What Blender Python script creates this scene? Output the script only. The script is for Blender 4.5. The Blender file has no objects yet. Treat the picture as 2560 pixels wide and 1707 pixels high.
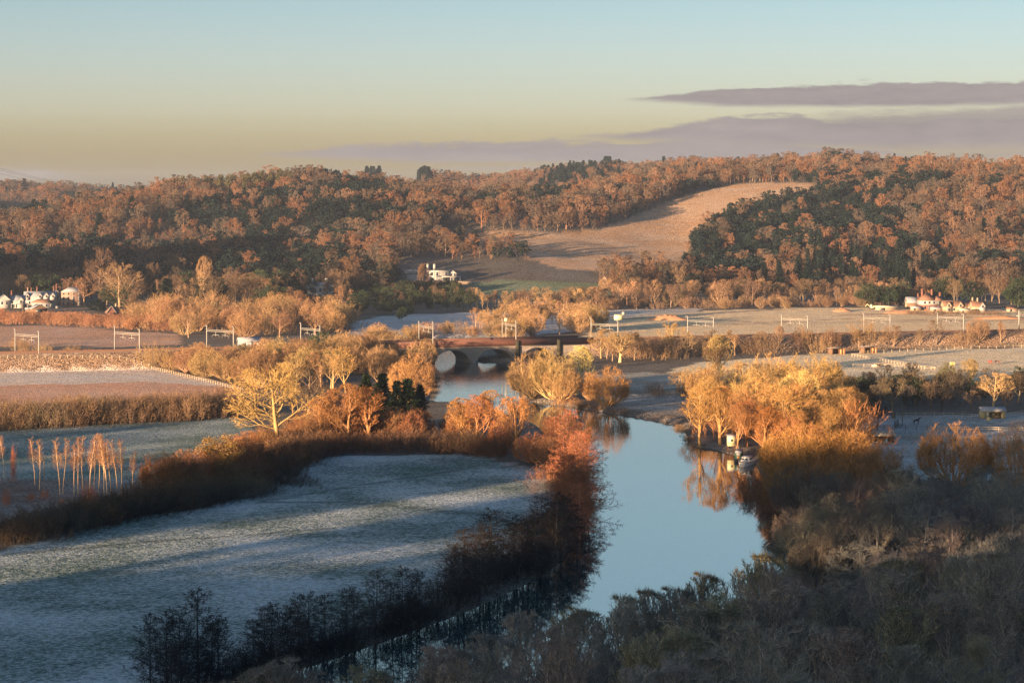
# A winter dawn over a river valley: frosted meadows, a railway bridge and wooded hills.
SKY_T = ((0.49, 0.51, 0.65), (0.505, 0.60, 1.18), (0.345, 0.455, 0.78), (0.60, 0.73, 0.88), (0.12, 0.25, 0.46))
CLOUD_C = ((0.50, 0.43, 0.46), (0.80, 0.68, 0.66))
SKY_STRENGTH = 0.1
SUN_ENERGY = 5.0
SUN_COLOR = (1.0, 0.64, 0.36)
EXPOSURE = 2.3
HAZE = 0.00005
HAZE_COLOR = (0.62, 0.76, 1.0)
GROUND_BUMP = 0.35
WATER_IOR = 2.4
N_FAR_SINGLE = 150
SWARD = 12.0
import bpy, math, random
import numpy as np
from mathutils import Vector, Matrix

# ---------------------------------------------------------------- camera, sky, sun, exposure
SC = bpy.context.scene
COL = SC.collection
CAM_Z = 62.0
F = 2218.7           # focal length in pixels of the 1024 wide frame
HY = 200.0           # row of the true horizon
SUN_ELEV = 4.7
SUN_AZ = 40.0        # the light travels 40 degrees right of the view direction
DX, DY = math.sin(math.radians(SUN_AZ)), math.cos(math.radians(SUN_AZ))
TAN_E = math.tan(math.radians(SUN_ELEV))

cam = bpy.data.cameras.new('camera')
cam.sensor_width = 36.0
cam.lens = 36.0 * F / 1024.0
cam.shift_y = -(341.0 - HY) / 1024.0
cam.clip_start = 0.5
cam.clip_end = 30000.0
camo = bpy.data.objects.new('camera', cam)
camo.location = (0, 0, CAM_Z)
camo.rotation_euler = (math.radians(90), 0, 0)
COL.objects.link(camo)
SC.camera = camo

world = bpy.data.worlds.new('World')
SC.world = world
world.use_nodes = True
WN, WL = world.node_tree.nodes, world.node_tree.links
WN.clear()

def wn(t, **kw):
    n = WN.new(t)
    for k, v in kw.items():
        setattr(n, k, v)
    return n

def wmath(op, a, b=None, c=None):
    n = wn('ShaderNodeMath', operation=op)
    for i, v in enumerate((a, b, c)):
        if v is None:
            continue
        if isinstance(v, (int, float)):
            n.inputs[i].default_value = v
        else:
            WL.new(v, n.inputs[i])
    return n.outputs[0]

def wmix(fac, a, b, blend='MIX'):
    n = wn('ShaderNodeMix', data_type='RGBA', blend_type=blend)
    for s, v in ((n.inputs[0], fac), (n.inputs[6], a), (n.inputs[7], b)):
        if isinstance(v, (int, float)):
            s.default_value = v
        elif isinstance(v, tuple):
            s.default_value = (*v, 1)
        else:
            WL.new(v, s)
    return n.outputs[2]

sky = wn('ShaderNodeTexSky', sky_type='NISHITA')
sky.sun_disc = False
sky.sun_elevation = math.radians(SUN_ELEV)
sky.sun_rotation = math.radians(180 + SUN_AZ)
sky.altitude = 60
sky.air_density = 1.0
sky.dust_density = 1.6
sky.ozone_density = 1.0
tcw = wn('ShaderNodeTexCoord')
sxyz = wn('ShaderNodeSeparateXYZ')
WL.new(tcw.outputs['Generated'], sxyz.inputs[0])
elev = sxyz.outputs['Z']
# the air's own tint: straw coloured towards the horizon, turquoise above
ramp = wn('ShaderNodeValToRGB')
WL.new(elev, ramp.inputs[0])
cr = ramp.color_ramp
cr.elements[0].position, cr.elements[0].color = 0.0, (*SKY_T[0], 1)
cr.elements[1].position, cr.elements[1].color = 1.0, (*SKY_T[4], 1)
for p_, c_ in ((0.04, SKY_T[1]), (0.09, SKY_T[2]), (0.22, SKY_T[3])):
    e_ = cr.elements.new(p_)
    e_.color = (*c_, 1)
skyc = wmix(1.0, sky.outputs[0], ramp.outputs[0], 'MULTIPLY')
# low cloud banks over the far hills, laid out by compass direction and height above the horizon
azim = wmath('ARCTAN2', sxyz.outputs['X'], sxyz.outputs['Y'])
cmb = wn('ShaderNodeCombineXYZ')
WL.new(wmath('MULTIPLY', azim, 9.0), cmb.inputs[0])
WL.new(wmath('MULTIPLY', elev, 60.0), cmb.inputs[1])
nz = wn('ShaderNodeTexNoise')
nz.inputs['Scale'].default_value = 1.6
nz.inputs['Detail'].default_value = 7
nz.inputs['Roughness'].default_value = 0.6
WL.new(cmb.outputs[0], nz.inputs['Vector'])
cmb2 = wn('ShaderNodeCombineXYZ')
WL.new(wmath('MULTIPLY', azim, 60.0), cmb2.inputs[0])
WL.new(wmath('MULTIPLY', elev, 200.0), cmb2.inputs[1])
nzf = wn('ShaderNodeTexNoise')
nzf.inputs['Scale'].default_value = 1.0
nzf.inputs['Detail'].default_value = 6
nzf.inputs['Roughness'].default_value = 0.65
WL.new(cmb2.outputs[0], nzf.inputs['Vector'])
wob = wmath('ADD', wmath('SUBTRACT', nz.outputs[0], 0.5), wmath('MULTIPLY', wmath('SUBTRACT', nzf.outputs[0], 0.5), 0.45))

def smooth(v, a, b):
    n = wn('ShaderNodeMapRange', interpolation_type='SMOOTHSTEP')
    WL.new(v, n.inputs['Value'])
    n.inputs['From Min'].default_value = a
    n.inputs['From Max'].default_value = b
    return n.outputs[0]

def bank(az0, az1, e_lo, e_hi, soft_lo, soft_hi, fade, wobk):
    """a flat-based bank of cloud between two azimuths, lumpy on top, tapering to its left end"""
    ax = wmath('MULTIPLY', smooth(azim, az0, az0 + fade), wmath('SUBTRACT', 1.0, smooth(azim, az1 - fade, az1)))
    base = wmath('ADD', wmath('MULTIPLY', wmath('SUBTRACT', 1.0, ax), (e_hi - e_lo) * .35), e_lo)
    base = wmath('ADD', base, wmath('MULTIPLY', wob, wobk * .35))
    top = wmath('ADD', base, wmath('MULTIPLY', ax, (e_hi - e_lo) * 1.0))
    top = wmath('ADD', top, wmath('MULTIPLY', wmath('MULTIPLY', wob, wobk * 1.6), wmath('SQRT', ax)))
    lo = smooth(wmath('SUBTRACT', elev, base), -soft_lo * 1.2, soft_lo * 1.2)
    hi = smooth(wmath('SUBTRACT', top, elev), 0.0, soft_hi)
    return wmath('MULTIPLY', wmath('MULTIPLY', lo, hi), smooth(ax, 0.0, .12))

def px2az(px):
    return math.atan2(px - 512, F)

def py2el(py):
    return (HY - py) / F

banks = [
    (602, 1700, 107, 84, .0012, .0022, .07, .0080, 0.95),
    (530, 1700, 147, 114, .0020, .0026, .12, .0085, 0.95),
    (640, 1700, 152, 102, .0030, .0060, .12, .0080, 0.82),
    (205, 1000, 162, 139, .0016, .0022, .12, .0080, 0.92),
    (-150, 150, 180, 168, .0015, .0030, .06, .0050, 0.60),
    (380, 760, 170, 165, .0006, .0010, .05, .0020, 0.5),
    (760, 1700, 162, 146, .003, .004, .10, .0060, 0.6),
]
cover = None
for (x0, x1, y0, y1, s0, s1, fd, wk, op) in banks:
    b_ = wmath('MULTIPLY', bank(px2az(x0), px2az(x1), py2el(y0), py2el(y1), s0, s1, fd, wk), op)
    cover = b_ if cover is None else wmath('MAXIMUM', cover, b_)
# cloud colour mottled by noise between a greyer and a paler tone
tone = wmath('ADD', 0.5, wmath('MULTIPLY', wmath('SUBTRACT', nz.outputs[0], 0.5), 1.6))
tone = wmath('ADD', tone, wmath('MULTIPLY', wmath('SUBTRACT', nzf.outputs[0], 0.5), 0.9))
cl_col = wmix(wmath('MINIMUM', wmath('MAXIMUM', tone, 0.0), 1.0), CLOUD_C[0], CLOUD_C[1])
full = wmix(cover, skyc, cl_col)
bg = wn('ShaderNodeBackground')
bg.inputs['Strength'].default_value = SKY_STRENGTH
WL.new(full, bg.inputs[0])
wo = wn('ShaderNodeOutputWorld')
WL.new(bg.outputs[0], wo.inputs[0])

sl = bpy.data.lights.new('sun', 'SUN')
sl.energy = SUN_ENERGY
sl.angle = math.radians(0.5)
sl.color = SUN_COLOR
slo = bpy.data.objects.new('sun', sl)
slo.rotation_euler = (math.radians(90 - SUN_ELEV), 0, math.radians(-SUN_AZ))
slo.location = (-300, -300, 300)
COL.objects.link(slo)

SC.view_settings.view_transform = 'Standard'
SC.view_settings.look = 'None'
SC.view_settings.exposure = EXPOSURE
SC.view_settings.gamma = 1.0
SC.cycles.max_bounces = 6
SC.cycles.diffuse_bounces = 2
SC.cycles.glossy_bounces = 3
SC.cycles.transparent_max_bounces = 8
SC.cycles.volume_bounces = 0
SC.cycles.use_denoising = True
SC.cycles.denoising_prefilter = 'NONE'
# ---------------------------------------------------------------- helpers
RNG = np.random.default_rng(7)

def props(o, label=None, cat=None, group=None, kind=None):
    if label: o['label'] = label
    if cat: o['category'] = cat
    if group: o['group'] = group
    if kind: o['kind'] = kind
    return o

def np_mesh(name, verts, faces_by_size, mats=(), mat_idx=None, smooth_=False):
    """verts (n,3); faces_by_size list of (m,k) index arrays"""
    me = bpy.data.meshes.new(name)
    verts = np.asarray(verts, dtype=np.float32)
    faces_by_size = [np.asarray(f, dtype=np.int32) for f in faces_by_size if len(f)]
    loops = np.concatenate([f.ravel() for f in faces_by_size])
    tot = np.concatenate([np.full(len(f), f.shape[1], dtype=np.int32) for f in faces_by_size])
    start = np.concatenate([[0], np.cumsum(tot)[:-1]]).astype(np.int32)
    me.vertices.add(len(verts))
    me.vertices.foreach_set('co', verts.ravel())
    me.loops.add(len(loops))
    me.loops.foreach_set('vertex_index', loops)
    me.polygons.add(len(tot))
    me.polygons.foreach_set('loop_start', start)
    me.polygons.foreach_set('loop_total', tot)
    for m in mats:
        me.materials.append(m)
    if mat_idx is not None:
        me.polygons.foreach_set('material_index', np.asarray(mat_idx, dtype=np.int32))
    if smooth_:
        me.polygons.foreach_set('use_smooth', np.ones(len(tot), dtype=bool))
    me.update(calc_edges=True)
    return me

def link(name, me, parent=None, loc=None):
    o = bpy.data.objects.new(name, me)
    COL.objects.link(o)
    if parent: o.parent = parent
    if loc is not None: o.location = loc
    return o

def empty(name, loc, rz=0.0, **kw):
    o = bpy.data.objects.new(name, None)
    o.empty_display_size = 0.5
    COL.objects.link(o)
    o.location = loc
    o.rotation_euler = (0, 0, rz)
    return props(o, **kw)

def sstep(a, b, x):
    t = np.clip((x - a) / (b - a), 0, 1)
    return t * t * (3 - 2 * t)

def flat(px, py, z=1.2):
    Y = (CAM_Z - z) * F / (py - HY)
    return ((px - 512) / F * Y, Y)

def proj(X, Y, Z):
    return 512 + X / Y * F, HY + (CAM_Z - Z) / Y * F

# value noise
_perm = np.random.default_rng(3).random((256, 256))
def vnoise(x, y):
    xi = np.floor(x).astype(int); yi = np.floor(y).astype(int)
    fx = x - xi; fy = y - yi
    fx = fx * fx * (3 - 2 * fx); fy = fy * fy * (3 - 2 * fy)
    g = lambda a, b: _perm[a & 255, b & 255]
    return (g(xi, yi) * (1 - fx) + g(xi + 1, yi) * fx) * (1 - fy) + (g(xi, yi + 1) * (1 - fx) + g(xi + 1, yi + 1) * fx) * fy

def inpoly(X, Y, poly):
    X = np.asarray(X, float); Y = np.asarray(Y, float)
    c = np.zeros(np.broadcast(X, Y).shape, bool)
    n = len(poly)
    for i in range(n):
        x0, y0 = poly[i]; x1, y1 = poly[(i + 1) % n]
        if y0 == y1: continue
        cond = ((y0 > Y) != (y1 > Y)) & (X < (x1 - x0) * (Y - y0) / (y1 - y0) + x0)
        c ^= cond
    return c

def segdist(X, Y, pts, closed=False):
    """distance to polyline, and interpolated arclength fraction index"""
    best = np.full(np.broadcast(X, Y).shape, 1e9)
    tt = np.zeros_like(best)
    n = len(pts) if closed else len(pts) - 1
    for i in range(n):
        x0, y0 = pts[i][:2]; x1, y1 = pts[(i + 1) % len(pts)][:2]
        dx, dy = x1 - x0, y1 - y0
        L2 = dx * dx + dy * dy + 1e-9
        t = np.clip(((X - x0) * dx + (Y - y0) * dy) / L2, 0, 1)
        d = np.hypot(X - x0 - t * dx, Y - y0 - t * dy)
        m = d < best
        best = np.where(m, d, best)
        tt = np.where(m, i + t, tt)
    return best, tt

# ---------------------------------------------------------------- layout of the valley
LEFT_SHORE_PX = [(433, 364), (436, 376), (429, 400), (443, 404), (457, 404), (500, 412), (535, 424), (552, 440), (566, 460), (576, 480),
                 (580, 500), (578, 520), (571, 545), (556, 566), (538, 578), (513, 590), (472, 609), (447, 618), (391, 638),
                 (344, 654), (307, 665), (258, 685), (200, 705), (60, 760)]
RIGHT_SHORE_PX = [(515.5, 364), (516, 379), (520, 397), (530, 401), (562, 405), (599, 411), (621, 414), (651, 419.5), (667, 423), (684, 430),
                  (692, 446), (709.6, 448), (728, 453), (746, 457.5), (757, 466), (763, 480), (770, 505), (785, 517), (800, 535), (795, 560), (755, 600),
                  (640, 645), (520, 682), (400, 722), (300, 762), (100, 850)]
RIVER = ([(-62, 1004), (-50, 960), (-34, 880)] + [flat(x, y, 0) for x, y in LEFT_SHORE_PX] +
         [flat(x, y, 0) for x, y in reversed(RIGHT_SHORE_PX)] + [(-1, 850), (-15, 855), (-16, 960), (-20, 1004)])

# railway centre line (its deck sits 6 m above the river)
RAIL_K = (62 - 7.6) / 56.0
RAIL_PTS = [(x_ * RAIL_K, y_ * RAIL_K) for x_, y_ in [(-420, 745), (-187, 822), (-149, 834), (-117, 846), (-33, 874), (0, 889), (38, 903), (77, 919), (117, 933), (156, 946), (188, 955), (224, 966), (420, 1020)]]
RAIL_Z = 7.6
RAIL_W = 7.5

L_RIDGE = [(-760, 1740, 44), (-404, 1750, 28), (-343, 1800, 41), (-294, 1850, 51), (-216, 1900, 59), (-165, 1900, 61), (-77, 1760, 47), (-20, 1645, 34), (20, 1560, 13)]
M_RIDGE = [(-900, 2900, 72), (-669, 2900, 68), (-591, 2900, 66), (-500, 2900, 54), (-342, 2900, 58), (-250, 2900, 66), (-186, 2900, 82), (-111, 2900, 80), (-88, 2900, 60),
           (-55, 2900, 68), (50, 2900, 77), (124, 2800, 85), (156, 2700, 88), (212, 2500, 89), (298, 2300, 86), (484, 2200, 82), (900, 2200, 80)]
G_RIDGE = [(68, 2400, 10), (127, 2200, 41), (167, 2080, 68), (205, 2000, 77), (266, 1950, 75), (333, 1900, 76), (438, 1900, 78), (600, 1900, 78), (900, 1900, 76)]

def ridge(X, Y, pts, w0, wz, back):
    acc = 0.0
    for (x0, y0, z0), (x1, y1, z1) in zip(pts[:-1], pts[1:]):
        dx, dy = x1 - x0, y1 - y0
        t = np.clip(((X - x0) * dx + (Y - y0) * dy) / (dx * dx + dy * dy), 0, 1)
        ex, ey = X - x0 - t * dx, Y - y0 - t * dy
        d = np.hypot(ex, ey)
        zc = z0 + (z1 - z0) * t
        w = w0 + wz * zc
        k = sstep(-0.5, 0.5, ey / (d + 30))
        w = w * (1 - k) + (back + 0.6 * w) * k
        acc = acc + (zc * (1 - sstep(0, 1, d / w))) ** 16
    return acc ** (1 / 16.0)

def near_hill(X, Y):
    s = DX * X + DY * Y
    u = DY * X - DX * Y
    # crest of the ridge that closes the valley on the sunrise side
    w = sstep(-60, -200, u)
    crest = 62 - 21.5 * w - 8 * sstep(-205, -255, u) + 1.6 * np.sin(u / 47.0) + 1.0 * np.sin(u / 19.0 + 1)
    crest = crest - 8 * np.clip(1.1 - np.abs(u + 299) / 13.0, 0, 1)
    crest = crest - 1.0 * sstep(-285, -312, u) - 9 * sstep(-343, -352, u) + 9 * sstep(-498, -510, u) - 24 * sstep(-580, -760, u)
    q = np.where(X > 0, 0.766 * Y - 0.5 * X + 0.0, s)
    ramp = 60 * (1 - q / 178.0)
    ramp = np.where(ramp < 8, 8 * np.exp((ramp - 8) / 8.0) - 0.0, ramp)
    ramp = np.where(ramp < 0.15, 0, ramp)
    k = sstep(0, -150, s)
    front = np.where(s < 0, 60 + (crest - 60) * k, ramp)
    steep = crest * (1 - sstep(-150, 0, s))
    w = sstep(-60, -200, u)
    z = front * (1 - w) + steep * w
    z = np.where(s < -150, crest - 0 * s, z)
    z = z * (1 - sstep(-700, -900, s))
    z = np.minimum(z, np.where((np.abs(X) < 60) & (Y > -60), 60.3, 1e9))
    return z

def terrain(X, Y):
    X = np.asarray(X, float); Y = np.asarray(Y, float)
    hills = (ridge(X, Y, L_RIDGE, 150, 5.0, 120) ** 4 + ridge(X, Y, M_RIDGE, 380, 0, 300) ** 4 + ridge(X, Y, G_RIDGE, 150, 5.0, 120) ** 4) ** 0.25
    lump = (vnoise(X / 130 + 9, Y / 130) - 0.5) * 17 + (vnoise(X / 48, Y / 48 + 5) - 0.5) * 7
    grassy = sstep(70, 140, X) * sstep(330, 240, X) * sstep(1500, 1600, Y)
    hills = hills + lump * sstep(4, 40, hills) * (1 - 0.9 * grassy)
    # a wooded shelf low on the left hill
    hills = hills + 10 * np.exp(-(((X + 300) / 260) ** 2 + ((Y - 1500) / 70) ** 2))
    # unseen hills, added to throw shadow bands over the left slopes
    def shade_hump(cx, cy, h, rl, rw):
        a = DX * (X - cx) + DY * (Y - cy); b = DY * (X - cx) - DX * (Y - cy)
        return h * np.exp(-((a / rl) ** 2 + (b / rw) ** 2) ** 1.5)
    hills = hills + shade_hump(-512, 1184, 78, 80, 100) + shade_hump(-1000, 2350, 104, 220, 330)
    z = 1.2 + 0.35 * (vnoise(X / 60, Y / 60) - 0.5) + 0.10 * (vnoise(X / 11, Y / 11) - 0.5) + hills
    z = z + near_hill(X, Y)
    # river bed and banks
    d, _ = segdist(X, Y, RIVER, closed=True)
    ins = inpoly(X, Y, RIVER)
    sd = np.where(ins, -d, d)
    bank_ = np.clip(sd * 0.45, -2.2, None)
    z = np.where(sd < 8, np.minimum(z, bank_ + 0.0), z)
    # railway embankment, interrupted at the river and flood arch
    dr, _ = segdist(X, Y, RAIL_PTS)
    emb = RAIL_Z - 0.55 - np.clip(dr - RAIL_W, 0, None) * 0.8
    gap = (X > -52) & (X < 30)
    z = np.where(~gap & (dr < RAIL_W + 10), np.maximum(z, emb), z)
    return z

def hit(px, py, y0=90, y1=3400):
    """where the line of sight through a pixel meets the ground"""
    Yt = np.concatenate([np.arange(y0, 700, 1.0), np.arange(700, y1, 3.0)])
    Xt = (px - 512) / F * Yt
    Zt = CAM_Z - (py - HY) / F * Yt
    d = Zt - terrain(Xt, Yt)
    i = np.argmax(d < 0)
    if d[i] >= 0:
        return flat(px, py)
    a, b = d[i - 1], d[i]
    Y = Yt[i - 1] + (Yt[i] - Yt[i - 1]) * a / (a - b)
    return ((px - 512) / F * Y, Y)

def gz(X, Y):
    return float(terrain(np.array([X]), np.array([Y]))[0])

# ---------------------------------------------------------------- materials
def new_mat(name):
    m = bpy.data.materials.new(name)
    m.use_nodes = True
    nt = m.node_tree
    nt.nodes.clear()
    return m, nt.nodes, nt.links

def simple_mat(name, col, rough=0.8, metal=0.0, noise=0.25, nscale=3.0, spec=0.3, bump=0.0):
    m, N, L = new_mat(name)
    p = N.new('ShaderNodeBsdfPrincipled')
    p.inputs['Roughness'].default_value = rough
    p.inputs['Metallic'].default_value = metal
    p.inputs['Specular IOR Level'].default_value = spec
    t = N.new('ShaderNodeTexCoord')
    nz_ = N.new('ShaderNodeTexNoise'); nz_.inputs['Scale'].default_value = nscale; nz_.inputs['Detail'].default_value = 5
    L.new(t.outputs['Object'], nz_.inputs['Vector'])
    mx = N.new('ShaderNodeMix'); mx.data_type = 'RGBA'
    L.new(nz_.outputs[0], mx.inputs[0])
    mx.inputs[6].default_value = (*[c * (1 - noise) for c in col], 1)
    mx.inputs[7].default_value = (*[min(1, c * (1 + noise)) for c in col], 1)
    L.new(mx.outputs[2], p.inputs['Base Color'])
    if bump:
        b = N.new('ShaderNodeBump'); b.inputs['Distance'].default_value = bump
        L.new(nz_.outputs[0], b.inputs['Height']); L.new(b.outputs[0], p.inputs['Normal'])
    o = N.new('ShaderNodeOutputMaterial')
    L.new(p.outputs[0], o.inputs[0])
    return m

def ground_mat():
    m, N, L = new_mat('ground_cover')
    at = N.new('ShaderNodeAttribute'); at.attribute_name = 'land'
    geo = N.new('ShaderNodeNewGeometry')
    def noise(scale, detail=4, rough=.55, vec=None, dist=0):
        n = N.new('ShaderNodeTexNoise'); n.inputs['Scale'].default_value = scale
        n.inputs['Detail'].default_value = detail; n.inputs['Roughness'].default_value = rough
        n.inputs['Distortion'].default_value = dist
        L.new(vec or geo.outputs['Position'], n.inputs['Vector']); return n.outputs[0]
    def mth(op, a, b=None, c=None):
        n = N.new('ShaderNodeMath'); n.operation = op
        for i, v in enumerate((a, b, c)):
            if v is None: continue
            if isinstance(v, (int, float)): n.inputs[i].default_value = v
            else: L.new(v, n.inputs[i])
        return n.outputs[0]
    def rng_(v, a, b, lo=0.0, hi=1.0):
        n = N.new('ShaderNodeMapRange'); n.interpolation_type = 'SMOOTHSTEP'
        L.new(v, n.inputs['Value']); n.inputs['From Min'].default_value = a; n.inputs['From Max'].default_value = b
        n.inputs['To Min'].default_value = lo; n.inputs['To Max'].default_value = hi
        return n.outputs[0]
    def mix(f, a, b, blend='MIX'):
        n = N.new('ShaderNodeMix'); n.data_type = 'RGBA'; n.blend_type = blend
        for s, v in ((n.inputs[0], f), (n.inputs[6], a), (n.inputs[7], b)):
            if isinstance(v, (int, float)): s.default_value = v
            elif isinstance(v, tuple): s.default_value = (*v, 1)
            else: L.new(v, s)
        return n.outputs[2]
    tuft = noise(1.35, 5, .62)
    fine = noise(4.5, 3, .6)
    big = noise(.035, 4, .55)
    mid = noise(.16, 4, .6)
    # base land colour with patchiness
    var = mth('ADD', mth('MULTIPLY', tuft, 0.9), mth('MULTIPLY', mid, 0.7))
    col = mix(1.0, at.outputs['Color'], (1, 1, 1), 'MULTIPLY')
    mul = N.new('ShaderNodeVectorMath'); mul.operation = 'SCALE'
    L.new(col, mul.inputs[0]); L.new(mth('ADD', mth('MULTIPLY', var, 1.1), 0.12), mul.inputs['Scale'])
    frost = at.outputs['Alpha']
    fm = rng_(mth('ADD', mth('ADD', mth('MULTIPLY', tuft, 0.9), mth('MULTIPLY', fine, 0.45)), mth('MULTIPLY', mth('SUBTRACT', big, .5), .8)), 0.46, 0.92)
    fmask = mth('MULTIPLY', fm, frost)
    out = mix(fmask, mul.outputs[0], (0.60, 0.66, 0.70))
    p = N.new('ShaderNodeBsdfPrincipled')
    p.inputs['Roughness'].default_value = 0.85
    p.inputs['Specular IOR Level'].default_value = 0.2
    L.new(out, p.inputs['Base Color'])
    b1 = N.new('ShaderNodeBump'); b1.inputs['Strength'].default_value = 1.0; b1.inputs['Distance'].default_value = GROUND_BUMP
    L.new(mth('ADD', tuft, mth('MULTIPLY', fine, .3)), b1.inputs['Height'])
    # the sward: blades and tufts that stand up and face every way
    nb = N.new('ShaderNodeTexNoise'); nb.inputs['Scale'].default_value = 3.1; nb.inputs['Detail'].default_value = 2; nb.inputs['Roughness'].default_value = .7
    L.new(geo.outputs['Position'], nb.inputs['Vector'])
    v1 = N.new('ShaderNodeVectorMath'); v1.operation = 'SUBTRACT'; L.new(nb.outputs['Color'], v1.inputs[0]); v1.inputs[1].default_value = (.5, .5, .5)
    v2 = N.new('ShaderNodeVectorMath'); v2.operation = 'MULTIPLY'; L.new(v1.outputs[0], v2.inputs[0]); v2.inputs[1].default_value = (SWARD, SWARD, SWARD * .3)
    v3 = N.new('ShaderNodeVectorMath'); v3.operation = 'ADD'; L.new(v2.outputs[0], v3.inputs[0]); L.new(b1.outputs[0], v3.inputs[1])
    v4 = N.new('ShaderNodeVectorMath'); v4.operation = 'NORMALIZE'; L.new(v3.outputs[0], v4.inputs[0])
    L.new(v4.outputs[0], p.inputs['Normal'])
    o = N.new('ShaderNodeOutputMaterial'); L.new(p.outputs[0], o.inputs[0])
    return m

# ---------------------------------------------------------------- land cover: colour + how much frost lies on it
FROST = (0.08, 0.135, 0.105)
ROUGH = (0.36, 0.20, 0.10)
STRAW = (0.48, 0.36, 0.20)
WOODFLOOR = (0.075, 0.06, 0.048)
DARKV = (0.10, 0.075, 0.05)
HILLG = (0.36, 0.215, 0.11)
COVER = [   # (pixel outline of the patch on the flat valley floor, colour, frost)
    ([(-400, 640), (-400, 575), (0, 549), (89, 527), (148, 516), (207, 506), (262, 496), (288, 474), (330, 456), (458, 453), (490, 458), (517, 468), (545, 470), (566, 488),
      (572, 512), (566, 535), (552, 556), (520, 574), (470, 596), (391, 628), (300, 655), (200, 690), (0, 780), (-400, 900)], FROST, .95),
    ([(-300, 470), (-100, 440), (0, 430), (120, 423), (240, 417), (262, 440), (215, 465), (150, 482), (60, 480), (-300, 500)], (0.09, 0.14, 0.10), .62),
    ([(-300, 480), (60, 478), (150, 482), (200, 480), (150, 505), (0, 535), (-300, 580)], (0.16, 0.10, 0.07), .4),
    ([(-300, 392), (0, 384), (60, 382), (150, 379), (200, 384), (245, 390), (235, 400), (160, 408), (0, 420), (-300, 430)], (0.62, 0.31, 0.17), .28),
    ([(-300, 362), (0, 360), (95, 359), (118, 361), (160, 369), (200, 377), (243, 388), (205, 386), (150, 381), (60, 384), (0, 386), (-300, 394)], (0.70, 0.54, 0.42), .6),
    ([(-300, 322), (60, 326), (180, 334), (180, 345), (100, 346), (0, 346), (-300, 346)], (0.55, 0.29, 0.16), .25),
    ([(355, 321), (380, 316), (420, 313.5), (480, 312), (530, 313), (585, 316), (600, 330), (520, 336), (440, 338), (350, 334)], (0.42, 0.38, 0.38), .9),
    ([(585, 310), (640, 308.5), (700, 307), (700, 311), (620, 317), (585, 317)], (0.55, 0.45, 0.36), .6),
    ([(585, 319), (700, 311), (800, 307), (1100, 309), (1400, 320), (1400, 345), (1100, 336), (980, 337), (585, 345)], (0.80, 0.58, 0.32), .2),
    ([(650, 376), (700, 362), (840, 352), (1100, 345), (1300, 345), (1300, 385), (1000, 388), (800, 386), (700, 384)], (0.80, 0.63, 0.38), .35),
    ([(830, 450), (860, 415), (960, 414), (1100, 410), (1200, 420), (1200, 470), (960, 480), (890, 485), (850, 475)], (0.26, 0.22, 0.18), .8),
    ([(590, 375), (690, 370), (700, 385), (640, 392), (600, 398)], (0.26, 0.22, 0.16), .55),
    ([(595, 396), (640, 388), (720, 392), (740, 400), (700, 418), (640, 412)], (0.26, 0.20, 0.14), .55),
]
GRASS_HILL_PX = [(430, 232), (560, 232), (600, 229), (640, 213), (690, 193), (735, 184), (780, 182), (814, 183), (812, 196), (770, 204), (740, 213), (717, 226), (695, 242),
                 (690, 256), (686, 278), (650, 290), (600, 286), (560, 268), (520, 256), (480, 246), (440, 240)]
MEADOW_PX = [(455, 291), (475, 281), (520, 280), (570, 281), (615, 284), (622, 288), (600, 300), (540, 303), (470, 302)]
CLEARING_PX = [(335, 185), (380, 183), (418, 184), (425, 189), (380, 192), (335, 190)]

def zone_masks(X, Y):
    Z = terrain(X, Y)
    px, py = proj(X, np.maximum(Y, 1), Z)
    hill = Y > 1380
    g = inpoly(px, py, GRASS_HILL_PX) & (Y > 1480) & ((X > -95) | (Y > 2000))
    mdw = inpoly(px, py, MEADOW_PX) & (Y > 1300) & (Y < 1750)
    clr = inpoly(px, py, CLEARING_PX) & (Y > 2300)
    return hill, g, mdw, clr

def land_cover(X, Y, Z):
    n = X.shape
    col = np.zeros(n + (4,))
    col[...] = (*DARKV, 0.12)
    fx = np.where(Y > 5, 512 + X / np.maximum(Y, 5) * F, -9999)
    fy = np.where(Y > 5, HY + (CAM_Z - 1.2) / np.maximum(Y, 5) * F, 9999)
    jx = (vnoise(X / 7, Y / 7) - .5) * 5
    jy = (vnoise(X / 9 + 40, Y / 9) - .5) * 3 * (fy - HY) / 200
    for poly, c, fr in COVER:
        m = inpoly(fx + jx, fy + jy, poly) & (Y < 1420) & (Y > 150)
        col[m] = (*c, fr)
    hill, g, mdw, clr = zone_masks(X, Y)
    col[hill] = (*WOODFLOOR, 0.1)
    col[g] = (*HILLG, 0.22)
    # the hollow beside the grassy hill is greyer
    col[mdw] = (0.10, 0.13, 0.06, 0.15)
    col[clr] = (0.30, 0.22, 0.12, 0.2)
    # trodden tracks along and across the near meadow
    for pts, w, c in TRACKS:
        wp = [flat(x, y) for x, y in pts]
        d, _ = segdist(X, Y, wp)
        k = (1 - sstep(w * .5, w, d))[..., None]
        col = col * (1 - k) + np.array(c) * k
    # soil heaps right, rough margins along shores
    d, _ = segdist(X, Y, RIVER, closed=True)
    m = (d < 5) & (Y < 1000)
    col[m] = (0.13, 0.09, 0.06, 0.25)
    dr_, _ = segdist(X, Y, RAIL_PTS)
    m = (dr_ > 5) & (dr_ < RAIL_W + 9) & (Z > 1.6)
    col[m] = (0.24, 0.15, 0.09, 0.12)
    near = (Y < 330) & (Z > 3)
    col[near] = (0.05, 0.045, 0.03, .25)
    return col

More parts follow.
